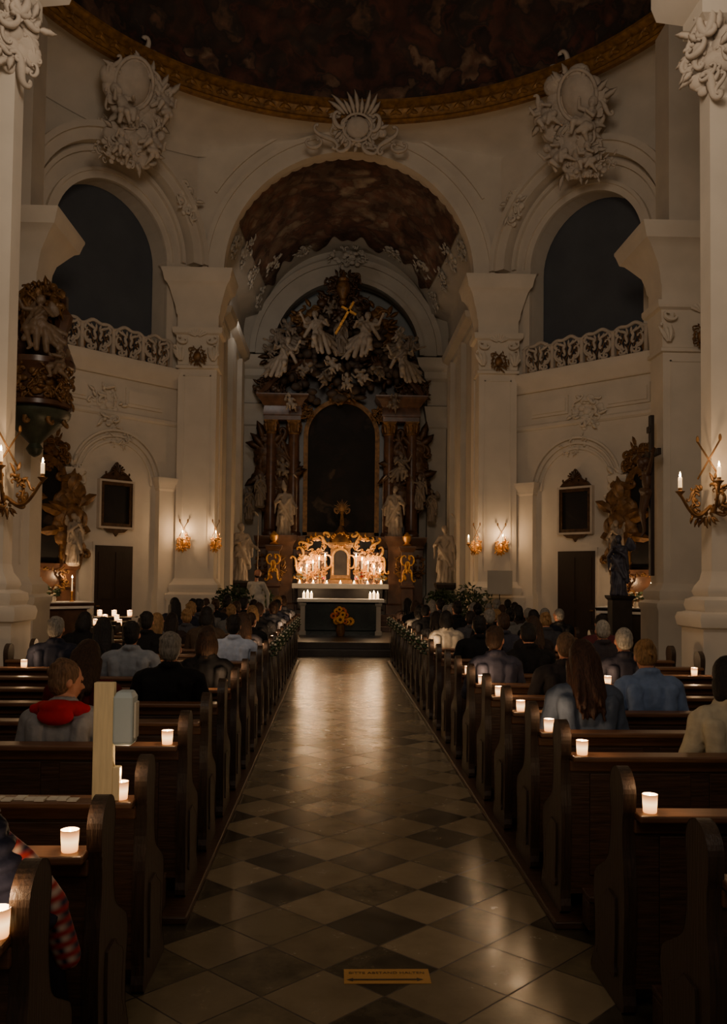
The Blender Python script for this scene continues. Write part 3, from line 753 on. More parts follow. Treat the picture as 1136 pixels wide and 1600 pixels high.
# ------------------------------------------------------------------ piers
def pier(name,x0,x1,y0,y1,label,zt=9.5,cap=.48,group=None):
    cx,cy=(x0+x1)/2,(y0+y1)/2
    th=thing(name,label,'pier',(cx,cy,0),group)
    b=MB(); b.rect(x0,x1,y0,y1,[(0,.16),(1.2,.16),(1.28,.2),(1.36,.2),(1.42,.1),(1.5,.13),(1.6,.12),(1.68,.04),(1.75,.02)]); b.build('base',PL,th,smooth='auto')
    s=MB(); s.rect(x0,x1,y0,y1,[(1.7,0),(zt-1.3,0)])
    fx0,fx1=x0+.14,x1-.14
    s.box(fx0,fx0+.03,y0-.02,y0,2.0,zt-2.6); s.box(fx1-.03,fx1,y0-.02,y0,2.0,zt-2.6); s.box(fx0,fx1,y0-.02,y0,zt-2.63,zt-2.6)
    s.build('shaft',PL,th)
    k=MB(); k.rect(x0,x1,y0,y1,[(zt-2.45,0),(zt-2.43,.05),(zt-2.36,.05),(zt-2.34,.01),(zt-1.6,.05),(zt-1.56,.12),(zt-1.5,.14),(zt-1.42,.14),(zt-1.4,.03),(zt-1.1,.03),(zt-1.05,.06),(zt-.9,.08),(zt-.7,.14),(zt-.45,cap*.6),(zt-.35,cap*.75),(zt-.3,cap*.9),(zt-.12,cap),(zt-.05,cap+.03),(zt,cap+.03)])
    for xx in (x0,x1):
        sg=-1 if xx==x0 else 1
        k.M=Matrix.Translation((xx-sg*.1,y0-.1,zt-1.75)); add_scroll(k,0,0,.5,sg*.3,'C',.04,-.03); add_scroll(k,sg*.1,-.25,.4,1.4*sg,'S',.035,-.03)
        for q in range(3): leaf(k,sg*.02*q,-.5,.35,pi/2+sg*(.2-.3*q),.06,-.02)
    k.M=Matrix.Translation((cx,y0-.08,zt-1.65)); shell(k,0,-.02,.24,.5,2.64,7,-.02,0,.035)
    k.build('capital',PL,th,smooth='auto')
    g=MB(Matrix.Translation((cx,y0-.1,zt-2.15))); cartouche(g,.45,.5,seed=2,dens=.6,wild=5,crest=False,ring=False); g.ell((0,0,0),(.1,.05,.14)); g.build('gilded_ornament',GOLDD,th,smooth=True)
    return th
pier('pier',AX-4.25,AX-3.29,22.3,22.9,'tall cream plaster pier with moulded capital beside choir arch',zt=9.42,cap=.36,group='choir piers')
pier('pier',AX+3.29,AX+4.25,22.3,22.9,'tall cream plaster pier with moulded capital beside choir arch',zt=9.42,cap=.36,group='choir piers')
pier('pier',AX-7.7,AX-6.2,17.5,18.2,'cream plaster pier with stucco capital behind the pulpit',zt=8.8,cap=.55,group='side piers')
pier('pier',AX+6.2,AX+7.7,17.5,18.2,'cream plaster pier with stucco capital behind the crucifix',zt=8.8,cap=.55,group='side piers')
for sg in (-1,1):
    x0,x1=sorted((AX+sg*6.35,AX+sg*7.7)); b=MB(); b.rect(x0,x1,17.55,18.3,[(8.8,0),(13.2,0)]); struct(b.build('trim_%d'%(30+(sg>0)),PL))
for sg,xi in ((-1,-4.05),(1,4.27)):
    xo=xi+sg*1.5; x0,x1=min(xi,xo),max(xi,xo); y0,y1=10.5,10.8
    th=thing('pillar','massive cream plaster nave pillar with stepped base and stucco capital','pillar',((x0+x1)/2,11.2,0),'nave pillars')
    b=MB(); b.rect(x0,x1,y0,y1,[(0,.2),(.5,.2),(.52,.24),(.62,.24),(.64,.18),(1.22,.18),(1.24,.22),(1.34,.24),(1.40,.22),(1.42,.14),(1.49,.16),(1.56,.15),(1.60,.07),(1.66,.09),(1.72,.07),(1.80,.02),(1.9,0)])
    x2,x3=sorted((xi+sg*.7,xo)); b.rect(x2,x3,10.9,12.0,[(0,.1),(1.4,.1),(1.5,.05),(1.8,0)]); b.build('base',PL,th,smooth='auto')
    s=MB(); s.rect(x0,x1,y0,y1,[(1.85,0),(8.6,0)]); s.rect(x2,x3,10.8,12.0,[(1.7,0),(8.6,0)])
    s.build('shaft',PL,th)
    k=MB(); k.rect(x0,x1,y0,y1,[(8.5,.0),(8.55,.06),(8.6,.15),(8.8,.15),(9,.4),(9.2,.45),(13.2,.45)]); k.build('capital',PL,th,smooth='auto')
    k=MB(facing((xi,y0,8.15),(-sg*.7,-.7))); rocaille(k,.6,1.0,4+sg,14); add_scroll(k,.0,.35,.6,1.2,'C',.05,-.1,mirror=0.); add_scroll(k,.05,-.4,.6,1.6,'S',.05,-.05); add_scroll(k,-.12,.1,.5,.6,'C',.04,-.1)
    k.M=Matrix.Translation(((x0+x1)/2,y0-.05,8.1)); rocaille(k,.9,.8,8,12); k.build('capital_ornament',STU,th,smooth=True)

# ------------------------------------------------------------------ lights helper
def plight(x,y,z,p,col=(1,.62,.32),r=.02,name='candle_light'):
    l=bpy.data.lights.new(name,'POINT'); l.energy=p; l.color=col; l.shadow_soft_size=r
    o=bpy.data.objects.new(name,l); COL.objects.link(o); o.location=(x,y,z); return o
def flame(mb,x,y,z,s=1.,m=0):
    mb.lathe([(.001,0),(.007*s,.006*s),(.009*s,.014*s),(.006*s,.028*s),(.001,.045*s)],(x,y,z),8,m)
def sconce(c,nrm,cand,w=.34,power=5.,size=1.,label='gilded wall sconce with lit candle on pier'):
    c=Vector(c); th=thing('wall_sconce',label,'sconce',c,'gilded wall sconces')
    T=facing(c,nrm)
    b=MB(T@Matrix.Translation((0,-.03,0))); cartouche(b,w,.42*size,seed=6,dens=1.2,wild=8,crest=False,ring=size<1.2); b.build('backplate',GOLDD if size>1 else GOLD,th,smooth=True)
    b=MB(T@Matrix.Translation((0,-.05,.28*size)))
    b.tube([(-.1*size,0,-.1),(.1*size,0,.26*size)],.008*size); b.tube([(.1*size,0,-.1),(-.1*size,0,.26*size)],.008*size)
    b.ell((.1*size,0,.28*size),(.02,.01,.045)); b.ell((-.1*size,0,.28*size),(.02,.01,.045)); b.build('crest',GOLDD,th,smooth=True)
    for off in cand:
        off=Vector(off); e_=c+off
        a=MB(); pts=[]
        for i in range(17):
            t=i/16; pts.append(c+off*t+Vector((0,0,-.05*(1-t)-.13*size*sin(pi*t)**1.2)))
        a.tube(pts,[.018*size-.006*i/16 for i in range(17)],0,8)
        a.M=facing(c+off*.5,(off.y,-off.x) if off.length>.3 else nrm); add_scroll(a,0,-.1*size,.24*size,.6,'C',.012*size,0); add_scroll(a,.08,.02,.2*size,2.,'S',.01*size,0)
        a.M=Matrix.Identity(4)
        a.lathe([(.01,-.02),(.03,.01),(.05,.03),(.058,.04),(.03,.045),(.022,.05),(.022,.08),(.001,.08)],e_,12)
        a.build('arm',GOLDD if size>1 else GOLD,th,smooth='auto')
        k=MB(); k.lathe([(.023,.08),(.022,.2),(.014,.205),(.001,.2)],e_,12); k.build('candle',WAX,th,smooth='auto')
        f=MB(); flame(f,e_.x,e_.y,e_.z+.208,1.35); f.build('flame',FLAME,th,smooth=True)
        plight(e_.x,e_.y,e_.z+.24,power,r=.06)
    return th
sconce((-4.03,10.48,2.72),(1,-1),((.06,-.33,.24),(.50,-.24,.12)),w=.5,size=1.35,power=8,label='ornate gilded sconce with two lit candles on nave pillar')
sconce((4.25,10.48,2.72),(-1,-1),((-.04,-.33,.18),(-.46,-.24,.06)),w=.5,size=1.35,power=8,label='ornate gilded sconce with two lit candles on nave pillar')
sconce((-3.95,22.29,2.62),(0,-1),((0,-.22,.05),),w=.4,power=12); sconce((-3.2,22.29,2.62),(1,-1),((.06,-.2,.05),),w=.36,power=12)
sconce((3.95,22.29,2.62),(0,-1),((0,-.22,.05),),w=.4,power=12); sconce((3.36,22.29,2.62),(-1,-1),((-.26,-.18,.02),),w=.36,power=12)

# ------------------------------------------------------------------ doors / framed pictures / side altars
for i,(side,(MM,sg)) in enumerate(SIDES.items()):
    d=MB(MM); d.box(1.25,2.36,-.05,.02,0,2.58,0); d.box(1.3,2.31,-.08,-.03,0,2.5,1)
    for z0,z1 in ((.2,1.1),(1.25,2.35)):
        for x0,x1 in ((1.38,1.77),(1.84,2.23)): d.rect(x0,x1,-.09,-.07,[(z0,0),(z0+.02,.0),(z1,0)],1)
    d.box(2.2,2.28,-.12,-.08,1.08,1.11,2)
    struct(d.build('door_%d'%(i+1),[PL,DOORM,GOLDD]))
    th=thing('framed_painting','dark oil painting in carved frame with peaked crest above side door','painting',MM@Vector((1.78,-.05,2.85)),'paintings above side doors')
    p=MB(MM); p.box(1.42,2.14,-.06,-.03,3.0,3.95); p.build('canvas',PAINT,th)
    p=MB(MM); p.plate([(1.30,2.9),(2.26,2.9),(2.26,4.05),(1.30,4.05)],[[(1.35,2.95),(2.21,2.95),(2.21,4.0),(1.35,4.0)]],t=.12,y0=-.12); p.build('outer_frame',STU,th)
    p=MB(MM); p.plate([(1.35,2.95),(2.21,2.95),(2.21,4.0),(1.35,4.0)],[[(1.43,3.03),(2.13,3.03),(2.13,3.92),(1.43,3.92)]],t=.09,y0=-.10); p.build('inner_frame',CARVE,th)
    p=MB(MM); p.plate([(1.36,4.06),(2.20,4.06),(2.10,4.16),(1.96,4.22),(1.88,4.36),(1.78,4.48),(1.68,4.36),(1.60,4.22),(1.46,4.16)],t=.08,y0=-.1)
    p.M=MM@Matrix.Translation((1.78,-.11,4.2)); add_scroll(p,.2,0,.36,-.5,'S',.03,0,mirror=0.); shell(p,0,.02,.2,.5,2.64,7,0,0,.02); p.build('frame_crest',CARVE,th,smooth='auto')
    p=MB(MM); p.plate([(1.45,2.9),(1.56,2.82),(1.72,2.80),(1.78,2.72),(1.84,2.80),(2.0,2.82),(2.11,2.9)],t=.06,y0=-.1); p.build('frame_apron',CARVE,th)
    sc=3.72
    th=thing('side_altar','gilded side altar with painting, table and candles against diagonal wall','altar',MM@Vector((sc,-.4,0)),'side altars')
    a=MB(MM); a.rect(sc-.75,sc+.75,-.95,-.05,[(0,.05),(.12,.05),(.15,0),(1.05,-.05),(1.1,.05),(1.2,.08)]); a.build('altar_table',DARKM if side=='right' else RED,th,smooth='auto')
    a=MB(MM); a.box(sc-.8,sc+.8,-1.0,-.3,1.2,1.225); a.box(sc-.8,sc+.8,-1.01,-1.0,1.08,1.225); a.build('altar_cloth',CLOTHW,th)
    a=MB(MM); a.rect(sc-.75,sc+.75,-.35,-.05,[(1.2,0),(1.9,-.0),(1.95,.05),(2.05,.05)]); a.build('predella',BROWN,th)
    a=MB(MM); a.plate([(sc-.38,2.1),(sc+.38,2.1),(sc+.38,3.9)]+arc(sc,3.9,.38,14,0,pi)+[(sc-.38,3.9)],t=.05,y0=-.25); a.build('altar_painting',PAINT,th)
    a=MB(MM); a.band(sc,3.9,.38,.52,-.3,-.1)
    for sx in (-1,1):
        a.box(sc+sx*.38,sc+sx*.52,-.3,-.1,2.05,3.9)
        a.M=MM@Matrix.Translation((sc+sx*.62,-.25,3.0)); add_scroll(a,0,.3,1.2,pi/2,'S',.06,-.03); add_scroll(a,0,-.5,.8,pi/2+sx*.3,'C',.06,-.03); add_scroll(a,sx*.1,.9,.7,pi/2-sx*.5,'C',.05,-.03); rocaille(a,.5,2.2,7+sx,14)
        a.M=MM
    a.M=MM@Matrix.Translation((sc,-.25,4.5)); cartouche(a,1.3,.8,seed=14,dens=1.5,wild=14,ring=False); rocaille(a,1.2,.9,17,12)
    a.M=MM@Matrix.Translation((sc,-.38,1.7)); cartouche(a,1.4,.6,seed=15,dens=1.5,wild=14,crest=False,ring=False); a.build('gilded_frame',GOLDD,th,smooth='auto')
    a=MB(MM); a.plate([(sc-.72,2.05),(sc+.72,2.05),(sc+.66,4.2),(sc+.3,4.6),(sc-.3,4.6),(sc-.66,4.2)],t=.08,y0=-.1); a.build('retable',BROWN,th)
    for sx,kd,mt_ in ((-1,'pray',W2),(1,'saint',W2)):
        p=MM@Vector((sc+sx*.62,-.45,2.05)); statue(kd,p.x,p.y,p.z,math.atan2(-yv.y,-sg*yv.x)-pi/2,.66,group='side altar statues',mt=mt_)
    for q in (-.45,.35):
        p=MM@Vector((sc+q,-.7,1.225)); th2=thing('altar_candle','slim lit candle in brass holder on side altar','candle',p,'side altar candles')
        k=MB(Matrix.Translation(p)); k.lathe([(.05,0),(.05,.015),(.015,.03),(.012,.2),(.03,.22),(.015,.23),(.001,.23)],n=12); k.build('candlestick',GOLD,th2,smooth='auto')
        k=MB(Matrix.Translation(p)); k.lathe([(.014,.23),(.013,.5),(.001,.5)],n=10); k.build('candle',WAX,th2,smooth='auto')
        k=MB(Matrix.Translation(p)); flame(k,0,0,.505,1.5); k.build('flame',FLAME,th2,smooth=True); plight(p.x,p.y,p.z+.56,11)
    p=MM@Vector((sc+.05,-.8,1.225)); th3=thing('flower_arrangement','small white flower arrangement on side altar cloth','flowers',p,'side altar flowers')
    f=MB(Matrix.Translation(p)); f.lathe([(.05,0),(.07,.06),(.05,.12),(.001,.12)],n=12); f.build('vase',PL,th3,smooth='auto')
    f=MB(Matrix.Translation(p)); g=MB(Matrix.Translation(p)); rn=random.Random(i)
    for q in range(26):
        v=Vector((rn.uniform(-.16,.16),rn.uniform(-.1,.1),rn.uniform(.14,.32))); (g if q%2 else f).ell(v,(.035,.035,.02) if q%2 else (.05,.02,.03),n=6)
    f.build('leaves',LEAF,th3); g.build('blossoms',PETW,th3)

# crucifix on the inner face of the right side pier, seen almost edge-on
cp_=Vector((6.08,17.6,1.9)); th=thing('crucifix','large dark wooden crucifix with carved corpus on pier','crucifix',cp_)
Mc=Matrix.Translation(cp_)@Matrix.Rotation(-1.62,4,'Z')
k=MB(Mc); k.box(-.07,.07,-.04,.04,0,3.2); k.box(-.5,.5,-.04,.04,2.35,2.48); k.box(-.1,.1,-.07,-.04,2.85,2.98); k.build('cross',DOORM,th,bevel=.01)
pr=[E((0,0,1.05),(.13,.09,.22)),E((0,0,.82),(.12,.09,.1)),C((-.12,0,1.2),(.12,0,1.2),.06,.06),C((0,0,1.2),(0,.03,1.32),.045,.045),
 C((.1,0,.8),(.06,.08,.42),.085,.06),C((-.1,0,.8),(-.04,.08,.42),.085,.06),C((.06,.08,.42),(.02,.02,.04),.055,.035),C((-.04,.08,.42),(-.01,.04,.04),.055,.035),
 C((0,.04,.03),(0,.1,-.06),.035,.03),C((-.15,.03,.8),(.15,.05,.86),.06,.06),C((.16,.03,.8),(.2,.03,.5),.05,.02)]
for sg in (1,-1): pr+=[C((sg*.16,0,1.22),(sg*.30,0,1.38),.05,.04)]+limb_hand((sg*.30,0,1.38),(sg*.42,0,1.54),.038,.028)
pr+=xf(head(0,0,0),Matrix.Translation((0,.04,1.3))@Matrix.Rotation(-.5,4,'X')); pr.append(E((0,0.01,1.43),(.09,.09,.09)))
me=fig('corpus',pr,.016,[mat('carved_flesh',(.34,.24,.17),.5,var=.1)])
ob=bpy.data.objects.new('corpus',me); COL.objects.link(ob); ob.parent=th
ob.matrix_local=Matrix.Translation(-cp_)@Mc@Matrix.Translation((0,-.1,.85))@Matrix.Rotation(pi,4,'Z')
statue('pray',5.55,17.95,1.5,pi-.8,.72,mt=mat('dark_figure',(.25,.25,.30),.5,var=.3),label='dark blue robed mourning figure below crucifix',group='side altar statues')
b=MB(); b.rect(5.35,5.75,17.78,18.1,[(0,.05),(.15,.05),(.2,0),(1.4,0),(1.45,.04),(1.5,.05)]); tag(b.build('pedestal',DARKM,origin=(5.55,17.94,0)),'dark stone pedestal carrying the mourning figure','pedestal')

# pulpit on left side pier
PX,PY=AX-5.95,16.95
th=thing('pulpit','gilded brown rococo pulpit with carved basket on pier','pulpit',(PX,PY,4.2))
p=MB(); p.lathe([(.02,4.0),(.1,4.05),(.16,4.15),(.1,4.25),(.25,4.4),(.5,4.62),(.62,4.75),(.64,4.85),(.55,4.9)],(PX,PY,0),20); p.build('underside',mat('green_marbling',(.20,.22,.17),.4,var=.4,scale=5),th,smooth='auto')
p=MB(); p.lathe([(.55,4.88),(.66,4.92),(.66,5.0),(.56,5.05),(.52,5.25),(.58,5.5),(.64,5.62),(.70,5.68),(.70,5.78),(.6,5.8),(.5,5.8)],(PX,PY,0),20); p.build('basket',BROWN,th,smooth='auto')
for k in range(5):
    a=-pi/2+(k-2)*.75
    p=MB(facing((PX+.6*cos(a),PY+.6*sin(a),5.3),(cos(a),sin(a)))); rocaille(p,.6,.7,k,10); p.M=facing((PX+.5*cos(a),PY+.5*sin(a),4.7),(cos(a),sin(a)),-.5); add_scroll(p,0,0,.5,1.4,'S',.05,-.02); p.build('gilded_carving',GOLDD,th,smooth=True)
p=MB(); p.box(PX-.5,PX+.4,17.36,17.5,4.9,7.2); p.tube([(PX-.35,17.2,7.1),(PX-.5,17.1,6.6),(PX-.35,17.15,6.1),(PX-.45,17.1,5.8)],[.05,.16,.12,.16]); p.tube([(PX+.2,17.2,7.2),(PX+.45,17.1,6.7),(PX+.35,17.15,6.3),(PX+.5,17.1,5.8)],[.05,.17,.12,.16]); p.build('drapery',BROWN,th,smooth='auto')
p=MB(facing((PX,17.0,6.9),(0,-1))); rocaille(p,1.0,.9,71,18); p.build('carved_crown',GOLDD,th,smooth=True)
WARMS=mat('shaded_wood_figure',(.48,.40,.32),.5,var=.15)
for kd,dx,y,z,rz,s_,mt in (('fly',.25,16.35,5.75,pi,.8,WARMS),('putto',.6,16.4,5.45,pi-.6,.85,WARMS),('putto',-.35,16.3,5.7,pi,.9,WARMS),('pray',-.1,16.75,6.3,pi,.55,GOLDD),('putto',.35,16.8,6.7,pi,.8,GOLDD)):
    statue(kd,PX+dx,y,z,rz,s_,group='pulpit figures',mt=mt)

# ------------------------------------------------------------------ HIGH ALTAR
th=thing('high_altar_retable','towering dark marble and gilded baroque high altar retable','altar',(HX,28,.75))
def P(n,mb,mt,sm='auto'): return mb.build(n,mt,th,smooth=sm)
b=MB(); b.plate([(HX-2.35,.75),(HX+2.35,.75),(HX+2.35,7.4),(HX+1.6,8.0),(HX+1.3,9.6),(HX+.6,10.9),(HX-.6,10.9),(HX-1.3,9.6),(HX-1.6,8.0),(HX-2.35,7.4)],t=.2,y0=28.42); P('backboard',b,DARKM)
for sg in (1,-1):
    b=MB(); x0,x1=sorted((HX+sg*1.2,HX+sg*2.55))
    b.rect(x0,x1,27.7,28.4,[(.75,.06),(1.0,.06),(1.05,0),(2.7,0),(2.75,.04),(2.85,.04),(2.95,.1),(3.08,.12),(3.1,.12)])
    x0,x1=sorted((HX+sg*1.45,HX+sg*1.95)); b.rect(x0,x1,27.25,27.75,[(.75,.06),(1.0,.06),(1.05,0),(2.75,0),(2.85,.04),(2.95,.1),(3.08,.12),(3.1,.12)])
    P('plinth',b,RED)
    for u in (1.25,1.85,2.4):
        b=MB(Matrix.Translation((HX+sg*u,27.62 if u!=1.85 else 27.2,2.2))); cartouche(b,.36,.8,seed=int(u*10),dens=1.2,crest=False,ring=False); P('gilded_carving',b,GOLDD,True)
for sg in (1,-1):
    for u,y in ((1.50,28.0),(2.2,27.95)):
        k=MB(); x=HX+sg*u
        k.lathe([(.24,3.1),(.26,3.16),(.24,3.22),(.2,3.26),(.215,3.3),(.2,3.34),(.195,4.2),(.165,6.25),(.175,6.28),(.165,6.3)],(x,y,0),20)
        co=k.build('column',BROWN,th,smooth='auto')
        g=MB(); g.lathe([(.165,6.28),(.19,6.32),(.17,6.36),(.18,6.5),(.24,6.66)],(x,y,0),16)
        for q in range(8):
            a=2*pi*q/8; g.M=facing((x+.18*cos(a),y+.18*sin(a),6.36),(cos(a),sin(a))); leaf(g,0,0,.2,pi/2,.05,-.02); leaf(g,0,.1,.2,pi/2,.05,-.04)
        g.M=Matrix.Identity(4); g.rect(x-.18,x+.18,y-.18,y+.18,[(6.64,0),(6.7,.04),(6.72,.04)])
        g2=g.build('capital',GOLDD,th,smooth='auto'); g2.parent=co
for sg in (1,-1):
    b=MB(); x0,x1=sorted((HX+sg*1.28,HX+sg*2.42))
    b.rect(x0,x1,27.75,28.4,[(6.72,0),(6.85,0),(6.87,.03),(6.95,.03),(7.15,.0),(7.2,.06),(7.3,.1),(7.38,.2),(7.46,.24),(7.5,.24)])
    P('entablature',b,BROWN)
    b=MB(); b.tube([(HX+sg*(2.55-.15*i-.006*i*i),28.0,7.55+.9*sin(i/12*pi*.75)+.02*i) for i in range(9)],[.1+.02*(i%2) for i in range(9)],0,8); P('broken_pediment',b,BROWN)
    for q,(u,z,w_,h_) in enumerate(((1.6,8.6,1.7,1.5),(1.0,9.7,1.4,1.5),(2.25,7.75,1.1,.9),(1.3,7.0,.8,.6),(2.35,5.2,.4,2.6),(1.85,5.0,.25,2.6))):
        b=MB(Matrix.Translation((HX+sg*u,27.98,z))); rocaille(b,w_,h_,q*7+3,18); P('carved_ornament',b,GOLDD if q in (1,3) else CARVE,True)
for q,(z,w_,h_,mt_,n_) in enumerate(((11.1,1.1,.9,CARVE,18),(10.3,1.7,1.3,CARVE,24),(7.6,1.0,.7,GOLDD,16))):
    b=MB(Matrix.Translation((HX,27.85,z))); rocaille(b,w_,h_,41+q,n_); P('crown_ornament',b,mt_,True)
b=MB(); b.lathe([(.1,10.3),(.14,10.4),(.08,10.5),(.20,10.72),(.22,10.9),(.14,11.05),(.17,11.12),(.08,11.2),(.02,11.35)],(HX,27.6,0),16); P('gilded_urn',b,GOLDD)
b=MB(); b.M=Matrix.Translation((HX,28.05,9.5))
for k in range(32):
    a=2*pi*k/32; R_=1.2+.3*(k%2); b.tube([(0,0,0),(R_*cos(a),0,R_*sin(a))],[.05,.012],0,4)
P('ray_glory',b,GOLDD)
b=MB(); b.M=Matrix.Translation((HX+.08,27.2,9.85))@Matrix.Rotation(.5,4,'Y'); b.box(-.035,.035,-.03,.03,-.65,.5); b.box(-.26,.26,-.03,.03,.15,.22); P('cross',b,GOLD)
b=MB(); rn=random.Random(5)
for k in range(170):
    a=rn.uniform(0,2*pi); rr=rn.uniform(.3,1.9); x=rr*cos(a)*1.15; z=8.65+rr*sin(a)*.75
    b.ell((HX+x,27.88+rn.uniform(-.15,.12),z),(rn.uniform(.08,.22),.14,rn.uniform(.07,.16)),n=10)
P('clouds',b,mat('grey_cloud_stucco',(.27,.22,.18),.7,var=.45,scale=4),True)
b=MB(); b.plate([(HX-1.08,3.25),(HX+1.08,3.25),(HX+1.08,6.3)]+arc(HX,6.3,1.08,24,0,pi)+[(HX-1.08,6.3)],t=.05,y0=28.3); P('altar_painting',b,PAINT)
b=MB(); b.band(HX,6.3,1.06,1.2,28.2,28.4); b.box(HX-1.2,HX-1.06,28.2,28.4,3.15,6.3); b.box(HX+1.06,HX+1.2,28.2,28.4,3.15,6.3); b.box(HX-1.2,HX+1.2,28.2,28.4,3.12,3.25); P('picture_frame',b,GOLDD)
G1='high altar statues'
for kd,x,z,s_,y,fl_ in (('bishop',-1.72,3.1,.92,27.45,False),('saint',1.64,3.1,.92,27.45,True),('pray',-2.5,4.0,.6,27.75,False),('angel',2.45,4.0,.6,27.75,False),
    ('putto',-1.8,4.95,.8,27.6,False),('fly',1.85,4.75,.65,27.6,True)):
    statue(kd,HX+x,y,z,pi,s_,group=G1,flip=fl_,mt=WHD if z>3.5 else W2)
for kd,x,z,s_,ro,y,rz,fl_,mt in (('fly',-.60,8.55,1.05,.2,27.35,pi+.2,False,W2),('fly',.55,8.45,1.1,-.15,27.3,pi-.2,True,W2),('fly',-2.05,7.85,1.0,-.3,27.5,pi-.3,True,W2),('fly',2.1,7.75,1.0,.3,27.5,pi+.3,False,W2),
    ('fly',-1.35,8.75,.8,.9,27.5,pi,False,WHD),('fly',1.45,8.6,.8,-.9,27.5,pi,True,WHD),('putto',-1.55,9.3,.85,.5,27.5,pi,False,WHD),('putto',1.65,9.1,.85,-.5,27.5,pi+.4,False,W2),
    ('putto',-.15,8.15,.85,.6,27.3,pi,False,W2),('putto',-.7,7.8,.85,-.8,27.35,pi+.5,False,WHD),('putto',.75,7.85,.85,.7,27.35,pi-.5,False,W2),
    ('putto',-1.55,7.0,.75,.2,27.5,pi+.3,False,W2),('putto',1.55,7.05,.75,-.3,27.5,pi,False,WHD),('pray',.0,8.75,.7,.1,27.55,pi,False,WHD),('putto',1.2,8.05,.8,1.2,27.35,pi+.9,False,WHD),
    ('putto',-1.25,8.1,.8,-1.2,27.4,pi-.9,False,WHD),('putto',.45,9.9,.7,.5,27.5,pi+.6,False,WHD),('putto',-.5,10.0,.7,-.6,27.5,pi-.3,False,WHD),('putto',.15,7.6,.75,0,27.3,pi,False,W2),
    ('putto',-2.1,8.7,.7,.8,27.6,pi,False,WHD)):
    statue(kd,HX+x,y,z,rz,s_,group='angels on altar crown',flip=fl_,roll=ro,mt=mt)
th=thing('altar_table','high altar table with white linen cloth lit by candles','altar',(HX,27,.75))
b=MB(); b.rect(HX-1.25,HX+1.25,26.6,27.25,[(.75,.06),(.85,.06),(.9,0),(1.5,0),(1.55,.08),(1.61,.1)]); b.build('table_body',DARKM,th)
b=MB(); b.box(HX-1.42,HX+1.42,26.36,27.3,1.61,1.64); b.box(HX-1.42,HX+1.42,26.35,26.36,1.50,1.64); b.build('altar_cloth',CLOTHW,th)
th=thing('tabernacle','gilded tabernacle with scrolled wings on altar table','tabernacle',(HX,27.1,1.64))
b=MB(); b.rect(HX-.30,HX+.30,27.0,27.3,[(1.64,.06),(1.75,.06),(1.8,0),(2.7,0),(2.75,.06),(2.85,.1),(2.88,.1)]); b.lathe([(.36,2.88),(.33,3.0),(.22,3.18),(.10,3.28),(.08,3.34),(.02,3.42)],(HX,27.15,0),16); b.build('shrine',GOLDD,th,smooth='auto')
b=MB(); b.plate([(HX-.2,1.9),(HX+.2,1.9),(HX+.2,2.45)]+arc(HX,2.45,.2,12,0,pi)+[(HX-.2,2.45)],t=.03,y0=26.95); b.build('tabernacle_door',DARKM,th)
b=MB(); b.band(HX,2.45,.2,.26,26.92,27.0); b.box(HX-.26,HX-.2,26.92,27.0,1.9,2.45); b.box(HX+.2,HX+.26,26.92,27.0,1.9,2.45); b.build('door_frame',GOLD,th)
for sg in (1,-1):
    b=MB(); x0,x1=sorted((HX+sg*.42,HX+sg*1.28)); b.rect(x0,x1,27.14,27.3,[(1.64,.02),(1.75,.02),(1.78,0),(2.5,0),(2.54,.04),(2.6,.04)]); b.build('wing_panel',RED,th)
    b=MB()
    for u in (.6,.85,1.1):
        b.M=Matrix.Translation((HX+sg*u,27.05,2.15)); cartouche(b,.32,.75,seed=int(u*60),dens=1.2,wild=5,ring=False)
    b.M=Matrix.Translation((HX+sg*.75,27.1,2.80)); cartouche(b,.75,.55,seed=52,dens=2,wild=12,ring=False)
    b.M=Matrix.Translation((HX,27.05,0)); sx=1 if sg>0 else -1
    for u,z,L_,a,kd in ((.5,2.95,.6,1.,'S'),(1.2,2.6,.6,1.2,'C'),(.35,2.3,.8,pi/2,'C'),(1.05,2.85,.6,.4,'S'),(.42,3.12,.4,.5,'C'),(1.33,2.2,.8,1.5,'S')):
        add_scroll(b,sx*u,z,L_,a if sg>0 else pi-a,kd,.04,-.04)
    b.build('gilded_wing',GOLD,th,smooth='auto')
b=MB(Matrix.Translation((HX,26.95,2.95))); cartouche(b,.6,.5,seed=53,dens=2,wild=8,ring=False); b.build('gilded_crest',GOLD,th,smooth='auto')
b=MB(Matrix.Translation((HX+.03,27.2,3.95))); b.ell((0,0,0),(.10,.04,.12))
for k in range(20):
    a=2*pi*k/20; b.tube([(.08*cos(a),0,.08*sin(a)),((.2+.06*(k%2))*cos(a),0,(.2+.06*(k%2))*sin(a))],[.02,.006],0,5)
add_scroll(b,.18,-.1,.35,1.,'C',.025,0,mirror=0.); b.tube([(0,0,-.55),(0,0,-.1)],[.08,.03]); tag(b.build('monstrance',GOLDD,origin=(HX+.03,27.2,3.4),smooth='auto'),'gilded sunburst monstrance above tabernacle','monstrance')
